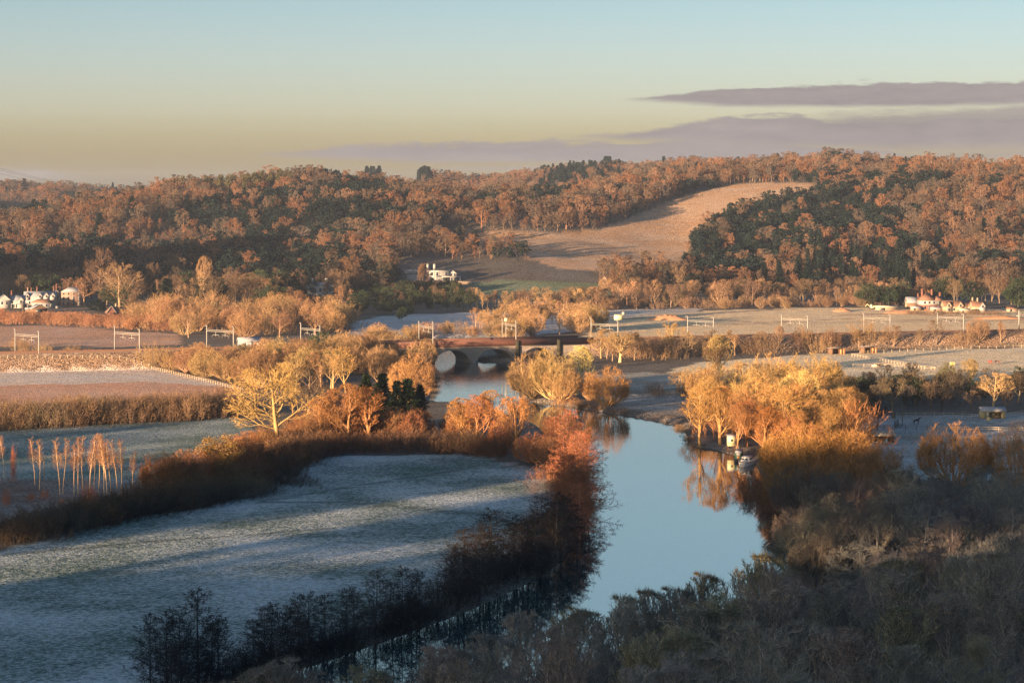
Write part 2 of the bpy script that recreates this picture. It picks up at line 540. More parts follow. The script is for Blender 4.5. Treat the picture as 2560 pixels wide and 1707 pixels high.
TRACKS = [
    ([(0, 554), (120, 543), (260, 533), (330, 527)], 1.1, (0.05, 0.07, 0.06, .3)),
    ([(262, 501), (340, 502), (420, 507), (480, 514), (530, 522)], 1.4, (0.05, 0.07, 0.06, .25)),
    ([(262, 501), (340, 488), (400, 479), (470, 468)], 1.0, (0.05, 0.07, 0.06, .3)),
    ([(288, 478), (280, 488), (268, 499)], 1.4, (0.08, 0.08, 0.07, .5)),
    ([(508, 462), (524, 474), (530, 490), (531, 508), (524, 530), (512, 546)], 1.0, (0.30, 0.20, 0.13, .8)),
    ([(512, 462), (529, 473), (536, 490), (537, 508), (530, 530), (519, 548)], 1.0, (0.30, 0.20, 0.13, .8)),
    ([(700, 318), (760, 322), (860, 318), (1024, 322)], 3, (0.40, 0.22, 0.10, .2)),
    ([(618, 319), (700, 314), (780, 309)], 4, (0.22, 0.14, 0.09, .2)),
    ([(735, 420), (690, 409), (640, 404)], 1.3, (0.45, 0.38, 0.25, .8)),
    ([(840, 315), (900, 313), (980, 317), (1024, 319)], 5, (0.45, 0.22, 0.10, .1)),
    ([(850, 366), (920, 372), (990, 370)], 1.2, (0.30, 0.24, 0.15, .3)),
]

def graded(edges):
    out = []
    for a, b, st in edges:
        out.append(np.arange(a, b, st))
    return np.concatenate(out + [np.array([edges[-1][1]])])

def build_ground():
    ys = graded([(-1500, -300, 60), (-300, 200, 8), (200, 420, 2.0), (420, 700, 2.5), (700, 1050, 3.5), (1050, 1500, 8), (1500, 3300, 14), (3300, 9000, 300)])
    xs = graded([(-2600, -1100, 100), (-1100, -420, 24), (-420, -180, 8), (-180, 160, 2.6), (160, 420, 6), (420, 1100, 20), (1100, 2600, 100)])
    X, Y = np.meshgrid(xs, ys)
    Z = terrain(X, Y)
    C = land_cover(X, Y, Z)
    mat = ground_mat()
    ny, nx = X.shape
    idx = np.arange(ny * nx).reshape(ny, nx)
    def sheet(name, r0, r1):
        v = np.stack([X[r0:r1 + 1], Y[r0:r1 + 1], Z[r0:r1 + 1]], -1).reshape(-1, 3)
        n_r = r1 - r0 + 1
        ii = np.arange(n_r * nx).reshape(n_r, nx)
        q = np.stack([ii[:-1, :-1], ii[:-1, 1:], ii[1:, 1:], ii[1:, :-1]], -1).reshape(-1, 4)
        me = np_mesh(name, v, [q], [mat], smooth_=True)
        a = me.color_attributes.new('land', 'FLOAT_COLOR', 'POINT')
        a.data.foreach_set('color', C[r0:r1 + 1].reshape(-1).astype(np.float32))
        o = link(name, me)
        props(o, kind='structure')
        return o
    k = int(np.searchsorted(ys, 1240)); k2 = int(np.searchsorted(ys, 236))
    sheet('hillside', 0, k2)
    sheet('ground', k2, k)
    sheet('hills', k, ny - 1)

build_ground()

def build_water():
    m, N, L = new_mat('river_water')
    geo = N.new('ShaderNodeNewGeometry')
    mp = N.new('ShaderNodeMapping'); mp.inputs['Scale'].default_value = (0.35, 1.0, 1)
    L.new(geo.outputs['Position'], mp.inputs[0])
    n1 = N.new('ShaderNodeTexNoise'); n1.inputs['Scale'].default_value = 1.1; n1.inputs['Detail'].default_value = 3
    n2 = N.new('ShaderNodeTexNoise'); n2.inputs['Scale'].default_value = 0.02; n2.inputs['Detail'].default_value = 2
    L.new(mp.outputs[0], n1.inputs['Vector']); L.new(geo.outputs['Position'], n2.inputs['Vector'])
    # livelier water upstream by the bridge, glassy in the near reach
    sx = N.new('ShaderNodeSeparateXYZ'); L.new(geo.outputs['Position'], sx.inputs[0])
    mr = N.new('ShaderNodeMapRange'); L.new(sx.outputs['Y'], mr.inputs['Value'])
    mr.inputs['From Min'].default_value = 420; mr.inputs['From Max'].default_value = 900
    mr.inputs['To Min'].default_value = 0.0022; mr.inputs['To Max'].default_value = 0.03
    b = N.new('ShaderNodeBump'); b.inputs['Strength'].default_value = 1.0
    L.new(mr.outputs[0], b.inputs['Distance']); L.new(n1.outputs[0], b.inputs['Height'])
    gl = N.new('ShaderNodeBsdfGlossy'); gl.inputs['Roughness'].default_value = 0.02
    gl.inputs['Color'].default_value = (1.0, 1.0, 1.0, 1)
    L.new(b.outputs[0], gl.inputs['Normal'])
    df = N.new('ShaderNodeBsdfDiffuse'); df.inputs['Color'].default_value = (0.02, 0.035, 0.035, 1)
    fr = N.new('ShaderNodeFresnel'); fr.inputs['IOR'].default_value = WATER_IOR
    mx = N.new('ShaderNodeMixShader')
    L.new(fr.outputs[0], mx.inputs[0]); L.new(df.outputs[0], mx.inputs[1]); L.new(gl.outputs[0], mx.inputs[2])
    o = N.new('ShaderNodeOutputMaterial'); L.new(mx.outputs[0], o.inputs[0])
    poly = RIVER
    xs_ = [p[0] for p in poly]; ys_ = [p[1] for p in poly]
    v = [(-420, 150, 0), (140, 150, 0), (140, 1240, 0), (-420, 1240, 0)]
    me = np_mesh('river_water', v, [[[0, 1, 2, 3]]], [m])
    props(link('river_water', me), kind='structure')

build_water()
# ---------------------------------------------------------------- tree builder
def nrm(v):
    return v / (np.linalg.norm(v, axis=-1, keepdims=True) + 1e-9)

def poly_lines(P, D, L, segs, curl, up, rng, out=0.0, center=None):
    """grow n polylines of segs steps from P along D"""
    pts = [P]
    d = D.copy()
    for k in range(segs):
        d = nrm(d + curl * rng.normal(size=d.shape) + np.array([0, 0, up]))
        P = P + d * (L / segs)[:, None]
        pts.append(P)
    return np.stack(pts, 1)

def children(lines, L, R, n, t0, t1, ang, ratio, rng, taper=0.7, tip_ratio=0.5):
    """n children on every polyline; returns start, direction, length, radius"""
    m, k1, _ = lines.shape
    segs = k1 - 1
    t = (np.arange(n)[None, :] + rng.random((m, n))) / n
    t = t0 + (t1 - t0) * t
    f = t * segs
    i = np.minimum(f.astype(int), segs - 1)
    fr = (f - i)[..., None]
    mi = np.arange(m)[:, None]
    a = lines[mi, i]; b = lines[mi, i + 1]
    P = a * (1 - fr) + b * fr
    pd = nrm(b - a)
    az = rng.random((m, 1)) * 6.28 + np.arange(n)[None, :] * 2.399 + rng.normal(size=(m, n)) * .4
    ref = np.where(np.abs(pd[..., 2:3]) > .9, np.array([1., 0, 0]), np.array([0, 0, 1.]))
    e1 = nrm(np.cross(pd, ref)); e2 = np.cross(pd, e1)
    perp = e1 * np.cos(az)[..., None] + e2 * np.sin(az)[..., None]
    an = np.radians(ang[0] + (ang[1] - ang[0]) * rng.random((m, n)))[..., None]
    D = pd * np.cos(an) + perp * np.sin(an)
    CL = L[:, None] * ratio * (0.7 + 0.5 * rng.random((m, n))) * (1 - (1 - tip_ratio) * (t - t0) / max(t1 - t0, 1e-3))
    CR = np.minimum(R[:, None] * (1 - 0.75 * t) * taper, R[:, None])
    return P.reshape(-1, 3), D.reshape(-1, 3), CL.ravel(), CR.ravel()

class MeshBag:
    def __init__(self):
        self.v = []; self.tri = []; self.quad = []; self.n = 0
    def add(self, v, tri=None, quad=None):
        v = np.asarray(v, float).reshape(-1, 3)
        if tri is not None: self.tri.append(np.asarray(tri).reshape(-1, 3) + self.n)
        if quad is not None: self.quad.append(np.asarray(quad).reshape(-1, 4) + self.n)
        self.v.append(v); self.n += len(v)
    def tubes(self, lines, r0, r1, sides):
        m, k, _ = lines.shape
        d = np.diff(lines, axis=1)
        d = np.concatenate([d, d[:, -1:]], 1)
        d = nrm(d)
        ref = np.where(np.abs(d[..., 2:3]) > .9, np.array([1., 0, 0]), np.array([0, 0, 1.]))
        e1 = nrm(np.cross(d, ref)); e2 = np.cross(d, e1)
        r = r0[:, None] + (r1 - r0)[:, None] * np.linspace(0, 1, k)[None, :]
        a = np.arange(sides) / sides * 2 * np.pi
        v = lines[:, :, None, :] + r[:, :, None, None] * (np.cos(a)[None, None, :, None] * e1[:, :, None, :] + np.sin(a)[None, None, :, None] * e2[:, :, None, :])
        base = (np.arange(m) * k * sides)[:, None, None]
        i = np.arange(k - 1)[None, :, None] * sides
        j = np.arange(sides)[None, None, :]; j2 = (j + 1) % sides
        q = np.stack([base + i + j, base + i + j2, base + i + sides + j2, base + i + sides + j], -1)
        self.add(v, quad=q)
    def blades(self, P, D, L, w, rng, bend=0.15):
        """twigs as slender tapering slivers"""
        side = nrm(np.cross(D, rng.normal(size=D.shape)))
        tip = P + D * L[:, None] + rng.normal(size=D.shape) * (L * bend)[:, None]
        v = np.stack([P - side * w[:, None] / 2, P + side * w[:, None] / 2, tip], 1)
        self.add(v, tri=np.arange(len(P) * 3))
    def cards(self, P, size, rng, flat=0.0):
        n = rng.normal(size=P.shape); n[:, 2] += flat
        n = nrm(n)
        a = nrm(np.cross(n, rng.normal(size=P.shape))); b = np.cross(n, a)
        s = size[:, None] * .5
        v = np.stack([P - a * s, P - b * s * .6, P + a * s, P + b * s * .6], 1)
        self.add(v, quad=np.arange(len(P) * 4))
    def mesh(self, name, mats):
        return np_mesh(name, np.concatenate(self.v), [np.concatenate(self.tri) if self.tri else [], np.concatenate(self.quad) if self.quad else []], mats)

def squash(P, c, ell, k=0.75):
    """press whatever leaves the crown's envelope back towards it"""
    q = (P - c) / ell
    r = np.linalg.norm(q, axis=-1, keepdims=True)
    over = np.maximum(r - k, 0)
    rn = np.where(r > k, k + (1.06 - k) * (1 - np.exp(-over / (1.06 - k))), r)
    return c + q / np.maximum(r, 1e-6) * rn * ell

def foliage_mat(name, dark, light, rough=0.8, trans=0.0):
    """thing-coloured bark, twigs or leaves: object colour times a grain, varied a little per tree"""
    m, N, L = new_mat(name)
    oi = N.new('ShaderNodeObjectInfo')
    geo = N.new('ShaderNodeNewGeometry')
    nz_ = N.new('ShaderNodeTexNoise'); nz_.inputs['Scale'].default_value = 0.55; nz_.inputs['Detail'].default_value = 3
    L.new(geo.outputs['Position'], nz_.inputs['Vector'])
    add = N.new('ShaderNodeMath'); add.operation = 'MULTIPLY_ADD'
    L.new(oi.outputs['Random'], add.inputs[0]); add.inputs[1].default_value = .55; L.new(nz_.outputs[0], add.inputs[2])
    mr = N.new('ShaderNodeMapRange'); L.new(add.outputs[0], mr.inputs['Value'])
    mr.inputs['From Min'].default_value = .3; mr.inputs['From Max'].default_value = 1.2
    mx = N.new('ShaderNodeMix'); mx.data_type = 'RGBA'
    L.new(mr.outputs[0], mx.inputs[0]); mx.inputs[6].default_value = (*dark, 1); mx.inputs[7].default_value = (*light, 1)
    ml = N.new('ShaderNodeMix'); ml.data_type = 'RGBA'; ml.blend_type = 'MULTIPLY'; ml.inputs[0].default_value = 1
    L.new(mx.outputs[2], ml.inputs[6]); L.new(oi.outputs['Color'], ml.inputs[7])
    d = N.new('ShaderNodeBsdfDiffuse'); L.new(ml.outputs[2], d.inputs[0])
    o = N.new('ShaderNodeOutputMaterial'); L.new(d.outputs[0], o.inputs[0])
    return m

TWIG = foliage_mat('twigs', (.55, .50, .45), (1.25, 1.15, 1.0))
BARK = foliage_mat('bark', (.7, .7, .68), (1.15, 1.1, 1.0))
LEAF = foliage_mat('leaves', (.5, .6, .5), (1.3, 1.2, 1.0))

def std(rng, H, trunk, limbs, subs, subsub, twigs, cw=0.42, spread=(25, 60), up=0.12, tr=0.022, tw=0.05, tl=1.3,
        blades2=0, envelope=True, lean=0.05, conic=False, seg3=3, woody=0, sqk=.75):
    """a broad tree: trunk > limbs > boughs > sprays > twigs. Returns (trunk bag, crown bag, tip points)"""
    T, Cb = MeshBag(), MeshBag()
    th = H * trunk
    c = np.array([0, 0, H * (trunk * .55 + .5)]) if envelope else None
    ell = np.array([H * cw, H * cw, H * (1 - trunk * .55 - .5)])
    if envelope:
        c[2] = H * (1 + trunk * .7) / 2; ell[2] = H * (1 - trunk * .7) / 2
    sq = (lambda P: squash(P, c, ell, sqk)) if envelope else (lambda P: P)
    l0 = poly_lines(np.zeros((1, 3)), nrm(np.array([[rng.normal() * lean, rng.normal() * lean, 1]])), np.array([H * .86]), 6, .05, .1, rng)
    R0 = np.array([H * tr])
    T.tubes(l0, R0 * 1.15, R0 * .15, 7)
    P, D, L, R = children(l0, np.array([H * .62]), R0, limbs, trunk / .86, .93, spread, .86, rng, .62, .55)
    l1 = sq(poly_lines(P, D, L, 5, .14, up, rng)); T.tubes(l1, R, R * .25, 4)
    P, D, L2, R2 = children(l1, L, R, subs, .2, 1, (22, 55), .52, rng, .6, .55)
    l2 = sq(poly_lines(P, D, L2, 4, .16, up, rng)); T.tubes(l2, np.maximum(R2, .02), np.maximum(R2 * .3, .012), 3)
    P, D, L3, R3 = children(l2, L2, R2, subsub, .15, 1, (20, 55), .5, rng, .6, .6)
    l3 = sq(poly_lines(P, D, L3, seg3, .18, up, rng))
    if woody: T.tubes(l3, np.full(len(R3), woody), np.full(len(R3), woody * .5), 3)
    Cb.tubes(l3, np.maximum(R3, tw * .32), np.full(len(R3), tw * .16), 3)
    P, D, L4, R4 = children(l3, L3, R3, twigs, .1, 1, (15, 60), .6, rng, .5, .7)
    D = nrm(D + np.array([0, 0, up * 1.3]))
    Lt = np.clip(L4, .3, tl) * (.7 + .6 * rng.random(len(P)))
    Cb.blades(P, D, Lt, np.full(len(P), tw), rng)
    if blades2:
        idx = np.repeat(np.arange(len(P)), blades2)
        P2 = P[idx] + D[idx] * (Lt[idx] * rng.random(len(idx)))[:, None]
        D2 = nrm(D[idx] + rng.normal(size=(len(idx), 3)) * .55 + np.array([0, 0, up]))
        Cb.blades(P2, D2, Lt[idx] * .6, np.full(len(idx), tw * .7), rng)
        tips = P2
    else:
        tips = P + D * Lt[:, None] * .6
    return T, Cb, tips

def fan(rng, H, stems, subs, subsub, twigs, cw=.5, tw=.05, open_=55, tl=1.3, curl=.11):
    """pollard or multi-stemmed willow: many long rods fanning up and out from a low stool"""
    T, Cb = MeshBag(), MeshBag()
    az = np.arange(stems) * 2.399 + rng.normal(size=stems) * .3
    an = np.radians(open_) * np.sqrt((np.arange(stems) + .5) / stems)
    D = np.stack([np.cos(az) * np.sin(an), np.sin(az) * np.sin(an), np.cos(an)], 1)
    P = D * np.array([.05, .05, 0]) * H
    L = H * (.62 + .12 * rng.random(stems)) * (1.12 - .25 * (an / np.radians(open_)) ** 2)
    ctr = np.array([0, 0, H * .46]); ell = np.array([H * cw, H * cw, H * .54])
    l1 = squash(poly_lines(P, D, L, 5, curl, .07, rng), ctr, ell, .7)
    R = np.full(stems, H * .011)
    T.tubes(l1, R * 1.2, R * .3, 4)
    P, D, L2, R2 = children(l1, L, R, subs, .2, 1, (14, 42), .58, rng, .6, .62)
    l2 = squash(poly_lines(P, D, L2, 4, curl, .05, rng), ctr, ell, .7); T.tubes(l2, np.maximum(R2, .02), np.full(len(R2), .012), 3)
    P, D, L3, R3 = children(l2, L2, R2, subsub, .15, 1, (15, 45), .55, rng, .6, .7)
    l3 = squash(poly_lines(P, D, L3, 3, curl * 1.3, .05, rng), ctr, ell, .72); Cb.tubes(l3, np.full(len(R3), tw * .3), np.full(len(R3), tw * .15), 3)
    P, D, L4, R4 = children(l3, L3, R3, twigs, .1, 1, (12, 50), .7, rng, .5, .8)
    Lt = np.clip(L4, .4, tl)
    Cb.blades(P, nrm(D + np.array([0, 0, .12])), Lt, np.full(len(P), tw), rng, .08)
    return T, Cb, P + D * Lt[:, None] * .7

def birch(rng, H, tw=.04):
    T, Cb = MeshBag(), MeshBag()
    l0 = poly_lines(np.zeros((1, 3)), np.array([[.02, .01, 1.]]), np.array([H * .97]), 7, .035, .05, rng)
    R0 = np.array([H * .0095])
    T.tubes(l0, R0, R0 * .2, 6)
    P, D, L, R = children(l0, np.array([H * .3]), R0, 26, .42, .99, (22, 48), .75, rng, .4, .35)
    l1 = poly_lines(P, D, L, 4, .08, .1, rng); T.tubes(l1, np.maximum(R * .6, .015), np.full(len(R), .008), 3)
    P, D, L2, R2 = children(l1, L, R, 8, .15, 1, (15, 45), .5, rng)
    l2 = poly_lines(P, D, L2, 2, .1, .05, rng); Cb.tubes(l2, np.full(len(R2), tw * .25), np.full(len(R2), tw * .12), 3)
    P, D, L3, R3 = children(l2, L2, R2, 7, .1, 1, (15, 50), .8, rng)
    Cb.blades(P, D, np.clip(L3, .3, .9), np.full(len(P), tw * .75), rng)
    return T, Cb, P

def conifer(rng, H, cw=.2, n=26, tw=.5, lo=.12):
    T, Cb = MeshBag(), MeshBag()
    l0 = poly_lines(np.zeros((1, 3)), np.array([[0, 0, 1.]]), np.array([H * .98]), 5, .01, .05, rng)
    R0 = np.array([H * .013]); T.tubes(l0, R0, R0 * .1, 6)
    Ps = []; Ds = []; Ls = []
    for k in range(n):
        t = lo + (1 - lo) * k / n
        z = H * t
        Rr = H * cw * (1 - (t - lo) / (1 - lo)) ** .8 * (.8 + .35 * rng.random())
        m = 7
        az = rng.random() * 6.28 + np.arange(m) / m * 6.28 + rng.normal(size=m) * .25
        for a in az:
            L_ = Rr * (.65 + .5 * rng.random())
            Ps.append((0, 0, z)); Ds.append((math.cos(a), math.sin(a), -.12 + .3 * t)); Ls.append(L_ + .3)
    Ps, Ds, Ls = np.array(Ps, float), nrm(np.array(Ds, float)), np.array(Ls)
    l1 = poly_lines(Ps, Ds, Ls, 3, .05, .03, rng)
    T.tubes(l1, np.full(len(Ls), .04), np.full(len(Ls), .01), 3)
    q = 11
    idx = np.repeat(np.arange(len(Ls)), q)
    t = .15 + .85 * rng.random(len(idx))
    P = Ps[idx] + Ds[idx] * (Ls[idx] * t)[:, None] + rng.normal(size=(len(idx), 3)) * .12
    D = nrm(Ds[idx] + rng.normal(size=(len(idx), 3)) * .55 + np.array([0, 0, -.25]))
    Cb.blades(P, D, .5 + .7 * rng.random(len(idx)) * (H / 18), np.full(len(idx), tw * H / 18), rng)
    return T, Cb, P

def evergreen(rng, H, cw=.42, clumps=60, per=60, leaf=.5, trunk=.12, bare=False):
    """ivy-clad, holly, yew or laurel like crown made of leafy clumps"""
    T, Cb = MeshBag(), MeshBag()
    l0 = poly_lines(np.zeros((1, 3)), np.array([[0, 0, 1.]]), np.array([H * .8]), 5, .05, .05, rng)
    R0 = np.array([H * .02]); T.tubes(l0, R0, R0 * .2, 6)
    P, D, L, R = children(l0, np.array([H * .45]), R0, 12, .3, .95, (25, 70), .8, rng)
    l1 = poly_lines(P, D, L, 4, .12, .1, rng); T.tubes(l1, R, R * .3, 4)
    q = rng.normal(size=(clumps, 3)); q = nrm(q) * (.45 + .5 * rng.random((clumps, 1)) ** .5)
    c = np.array([0, 0, H * (1 + trunk) / 2]); ell = np.array([H * cw, H * cw, H * (1 - trunk) / 2])
    cc = c + q * ell
    cr_ = H * .10 * (.7 + .7 * rng.random(clumps))
    idx = np.repeat(np.arange(clumps), per)
    w = nrm(rng.normal(size=(len(idx), 3))) * (rng.random((len(idx), 1)) ** .4)
    Pp = cc[idx] + w * cr_[idx][:, None] * np.array([1.15, 1.15, .8])
    Pp[:, 2] = np.maximum(Pp[:, 2], .1)
    Cb.cards(Pp, leaf * (.6 + .8 * rng.random(len(idx))), rng, .3)
    return T, Cb, Pp

def pine(rng, H):
    T, Cb = MeshBag(), MeshBag()
    l0 = poly_lines(np.zeros((1, 3)), np.array([[.02, 0, 1.]]), np.array([H * .95]), 6, .03, .05, rng)
    R0 = np.array([H * .013]); T.tubes(l0, R0, R0 * .3, 5)
    P, D, L, R = children(l0, np.array([H * .3]), R0, 10, .62, .99, (45, 80), .75, rng)
    l1 = poly_lines(P, D, L, 3, .15, .12, rng); T.tubes(l1, R * .6, R * .2, 3)
    idx = np.repeat(np.arange(len(P)), 26)
    t = rng.random(len(idx))
    k = np.minimum((t * 3).astype(int), 2)
    Q = l1[idx, k + 1] + rng.normal(size=(len(idx), 3)) * H * .03
    Cb.cards(Q, .7 + .6 * rng.random(len(idx)), rng, .5)
    return T, Cb, Q

def alder(rng, H, tw=.05):
    """narrow dense waterside tree with level branch tiers"""
    T, Cb = MeshBag(), MeshBag()
    l0 = poly_lines(np.zeros((1, 3)), np.array([[.03, .02, 1.]]), np.array([H * .96]), 6, .04, .05, rng)
    R0 = np.array([H * .013]); T.tubes(l0, R0, R0 * .2, 6)
    P, D, L, R = children(l0, np.array([H * .52]), R0, 46, .14, .98, (55, 85), .72, rng, .5, .28)
    l1 = poly_lines(P, D, L, 4, .09, .05, rng); T.tubes(l1, np.maximum(R * .7, .03), np.full(len(R), .012), 3)
    P, D, L2, R2 = children(l1, L, R, 7, .15, 1, (25, 60), .45, rng)
    l2 = poly_lines(P, D, L2, 2, .12, .02, rng); Cb.tubes(l2, np.full(len(R2), tw * .4), np.full(len(R2), tw * .2), 3)
    P, D, L3, R3 = children(l2, L2, R2, 8, .1, 1, (25, 70), .75, rng)
    Cb.blades(P, D, np.clip(L3, .3, .9), np.full(len(P), tw * 1.3), rng)
    return T, Cb, P

def scrub(rng, H, W, stems, twigs, tw=.05):
    """low thicket of upright rods"""
    T, Cb = MeshBag(), MeshBag()
    x = rng.normal(size=(stems, 2)) * W * .33
    P = np.concatenate([x, np.zeros((stems, 1))], 1)
    out = np.concatenate([x / W * .9, np.ones((stems, 1))], 1) + rng.normal(size=(stems, 3)) * .15
    r = np.linalg.norm(x, axis=1) / (W * .6)
    L = H * np.clip(1 - .45 * r ** 2, .35, 1) * (.7 + .4 * rng.random(stems))
    l1 = poly_lines(P, nrm(out), L, 4, .1, .05, rng)
    T.tubes(l1, np.full(stems, .035), np.full(stems, .012), 3)
    P, D, L2, R2 = children(l1, L, np.full(stems, .03), twigs, .15, 1, (15, 45), .42, rng, .6, .6)
    Cb.blades(P, D, np.clip(L2, .3, 2), np.full(len(P), tw), rng)
    idx = np.repeat(np.arange(len(P)), 4)
    P2 = P[idx] + D[idx] * (L2[idx] * rng.random(len(idx)))[:, None]
    D2 = nrm(D[idx] + rng.normal(size=(len(idx), 3)) * .5 + np.array([0, 0, .15]))
    Cb.blades(P2, D2, np.clip(L2[idx] * .6, .25, 1.2), np.full(len(P2), tw * .8), rng)
    return T, Cb, P2

MODELS = {}      # kind -> list of (trunk mesh, crown mesh, height, half width)
def register(kind, parts_list, crown_mat=None, join=False):
    out = []
    for k, (T, Cb, tips) in enumerate(parts_list):
        if join:
            ntri = sum(len(t) for t in T.tri); nq = sum(len(t) for t in T.quad)
            n0 = T.n
            both = MeshBag()
            both.v = T.v + Cb.v
            both.tri = T.tri + [t + n0 for t in Cb.tri]; both.quad = T.quad + [q + n0 for q in Cb.quad]
            ntC = sum(len(t) for t in Cb.tri); nqC = sum(len(t) for t in Cb.quad)
            me = np_mesh(kind, np.concatenate(both.v), [np.concatenate(both.tri) if both.tri else [], np.concatenate(both.quad) if both.quad else []],
                         [BARK, crown_mat or TWIG], [0] * ntri + [1] * ntC + [0] * nq + [1] * nqC)
            allv = np.concatenate(both.v)
            out.append((me, None, float(np.percentile(allv[:, 2], 99.5)), float(np.percentile(np.hypot(allv[:, 0], allv[:, 1]), 96))))
        else:
            mt = T.mesh('trunk', [BARK]); mc = Cb.mesh('crown', [crown_mat or TWIG])
            allv = np.concatenate(Cb.v)
            out.append((mt, mc, float(np.percentile(allv[:, 2], 99.5)), float(np.percentile(np.hypot(allv[:, 0], allv[:, 1]), 96))))
    MODELS[kind] = out

R_ = np.random.default_rng
register('bare', [std(R_(10 + i), 16, .12, 10, 8, 7, 9, cw=.42 + .03 * i, tw=.065, up=.10) for i in range(4)])
register('oak', [std(R_(30 + i), 19, .1, 15, 9, 8, 9, cw=.56, spread=(35, 82), up=.05, tr=.019, tw=.06, tl=1.2) for i in range(2)])
register('tall', [std(R_(40 + i), 18, .13, 12, 8, 7, 9, cw=.27, spread=(15, 40), up=.16, tw=.055) for i in range(2)])
register('fan', [fan(R_(50 + i), 11, 24, 7, 6, 8, open_=58 + 7 * i, cw=.46 + .05 * i) for i in range(4)])
register('birch', [birch(R_(60 + i), 13) for i in range(3)])
register('alder', [alder(R_(70 + i), 13) for i in range(3)])
register('scrub', [scrub(R_(80 + i), 5, 7, 60, 8) for i in range(3)])
register('spruce', [conifer(R_(90 + i), 18) for i in range(2)], LEAF)
register('yew', [conifer(R_(95 + i), 14, cw=.3, n=24, tw=.75, lo=.03) for i in range(2)], LEAF)
register('evergreen', [evergreen(R_(100 + i), 12, cw=.44 + .08 * i) for i in range(3)], LEAF)
register('ivy', [evergreen(R_(110 + i), 10, cw=.56, clumps=110, per=110, leaf=.26, trunk=.02) for i in range(1)], LEAF)
register('near', [std(R_(120 + i), 15, .12, 11, 9, 8, 7, cw=.46, spread=(18, 58), up=.24, tr=.013, tw=.05, tl=1.2, blades2=1, seg3=3, woody=.034, sqk=.98) for i in range(3)])
# low detail models for the hills
register('far', [std(R_(130 + i), 15, .06, 9, 7, 7, 7, cw=.44 + .04 * (i % 3), tw=.14, tr=.02, up=.1, tl=1.5, seg3=1) for i in range(4)], join=True)
register('farcon', [conifer(R_(140 + i), 20, cw=.19, n=16, tw=.9, lo=.15) for i in range(2)], LEAF, join=True)
register('farever', [evergreen(R_(145 + i), 13, cw=.46, clumps=30, per=26, leaf=1.1) for i in range(2)], LEAF, join=True)
register('farpine', [pine(R_(148 + i), 18) for i in range(2)], LEAF, join=True)

ORANGE = (0.40, 0.17, 0.06); GOLD = (0.40, 0.25, 0.09); RUST = (0.34, 0.12, 0.06); BROWN = (0.18, 0.115, 0.075)
GREYB = (0.24, 0.18, 0.13); DARK = (0.075, 0.065, 0.06); GREEN = (0.013, 0.021, 0.019); OLIVE = (0.20, 0.15, 0.05); PINKB = (0.20, 0.125, 0.085); NEARC = (0.13, 0.11, 0.085)
SHELL = {'bare': 'bare_tree', 'oak': 'oak_tree', 'tall': 'upright_tree', 'fan': 'willow_tree', 'birch': 'birch_tree', 'alder': 'alder_tree', 'scrub': 'shrub',
         'spruce': 'conifer_tree', 'yew': 'conifer_tree', 'evergreen': 'evergreen_tree', 'ivy': 'evergreen_tree', 'near': 'hillside_tree', 'far': 'hill_tree', 'farcon': 'conifer_tree',
         'farever': 'evergreen_tree', 'farpine': 'pine_tree'}
CATS = {'bare_tree': 'bare tree', 'upright_tree': 'upright tree', 'hill_tree': 'hillside tree', 'oak_tree': 'oak tree', 'willow_tree': 'willow', 'birch_tree': 'birch tree', 'alder_tree': 'alder', 'shrub': 'shrub', 'conifer_tree': 'conifer',
        'evergreen_tree': 'evergreen', 'hillside_tree': 'tree', 'pine_tree': 'pine tree'}
COUNT = {}
PLANTED = []       # (x, y, radius)

# how high the trees stand in front of the places one looks in upon: (left, right, highest row, only nearer than)
VIEWS = [(398, 457, 279.5, 1500), (457, 598, 286, 1500), (0, 84, 310.5, 1246), (84, 128, 313, 1225), (300, 336, 294, 1340), (905, 990, 309, 1235), (236, 262, 343, 880)]
def capped(X, Y, height, zb):
    px, _ = proj(X, Y, 0)
    for a, b, row_, far in VIEWS:
        if a <= px <= b and Y < far:
            height = min(height, CAM_Z - (row_ - HY) / F * Y - zb)
    return height

def plant(kind, X, Y, height, wk=1.0, color=BROWN, label=None, group=None, z=None, bark=None, rng=RNG, var=None, tilt=0.0):
    md = MODELS[kind][int(rng.integers(len(MODELS[kind]))) if var is None else var]
    s = height / md[2]
    nm = SHELL[kind]
    if z is None: z = gz(X, Y) - .15
    rz = float(rng.random() * 6.28)
    j = 1 + (rng.random() - .5) * .25
    color = tuple(c * j * k * (1 + (rng.random() - .5) * .12) for c, k in zip(color, (.80, .88, .92)))
    lum = sum(color) / 3
    color = tuple(c * .88 + lum * .12 for c in color)
    bk = bark or tuple(min(1, c * (.85 if kind == 'oak' else .95 if kind in ('bare', 'tall') else 1.15) + .02) for c in color)
    if md[1] is None:
        o = link(nm, md[0], loc=(X, Y, z)); o.rotation_euler = (0, 0, rz); o.scale = (s * wk, s * wk, s)
        o.color = (*color, 1)
        top = o
    else:
        top = empty(nm, (X, Y, z)); top.rotation_euler = (tilt * math.cos(rz), tilt * math.sin(rz), rz); top.scale = (s * wk, s * wk, s)
        t = link('stems' if kind in ('fan', 'scrub') else 'trunk', md[0], top); t.color = (*bk, 1)
        c = link('crown', md[1], top); c.color = (*color, 1)
    props(top, label, CATS[nm], group)
    COUNT[nm] = COUNT.get(nm, 0) + 1
    PLANTED.append((X, Y, md[3] * s * wk))
    return top

def plant_px(kind, px, base, top, width=None, color=BROWN, label=None, group=None, **kw):
    X, Y = hit(px, base)
    zb = gz(X, Y)
    ht = CAM_Z - (top - HY) / F * Y - zb
    wk = 1.0
    if width:
        md = MODELS[kind][kw.get('var') or 0]
        s = ht / md[2]
        wk = (width / F * Y / 2) / (md[3] * s)
    return plant(kind, X, Y, ht, wk, color, label, group, **kw)

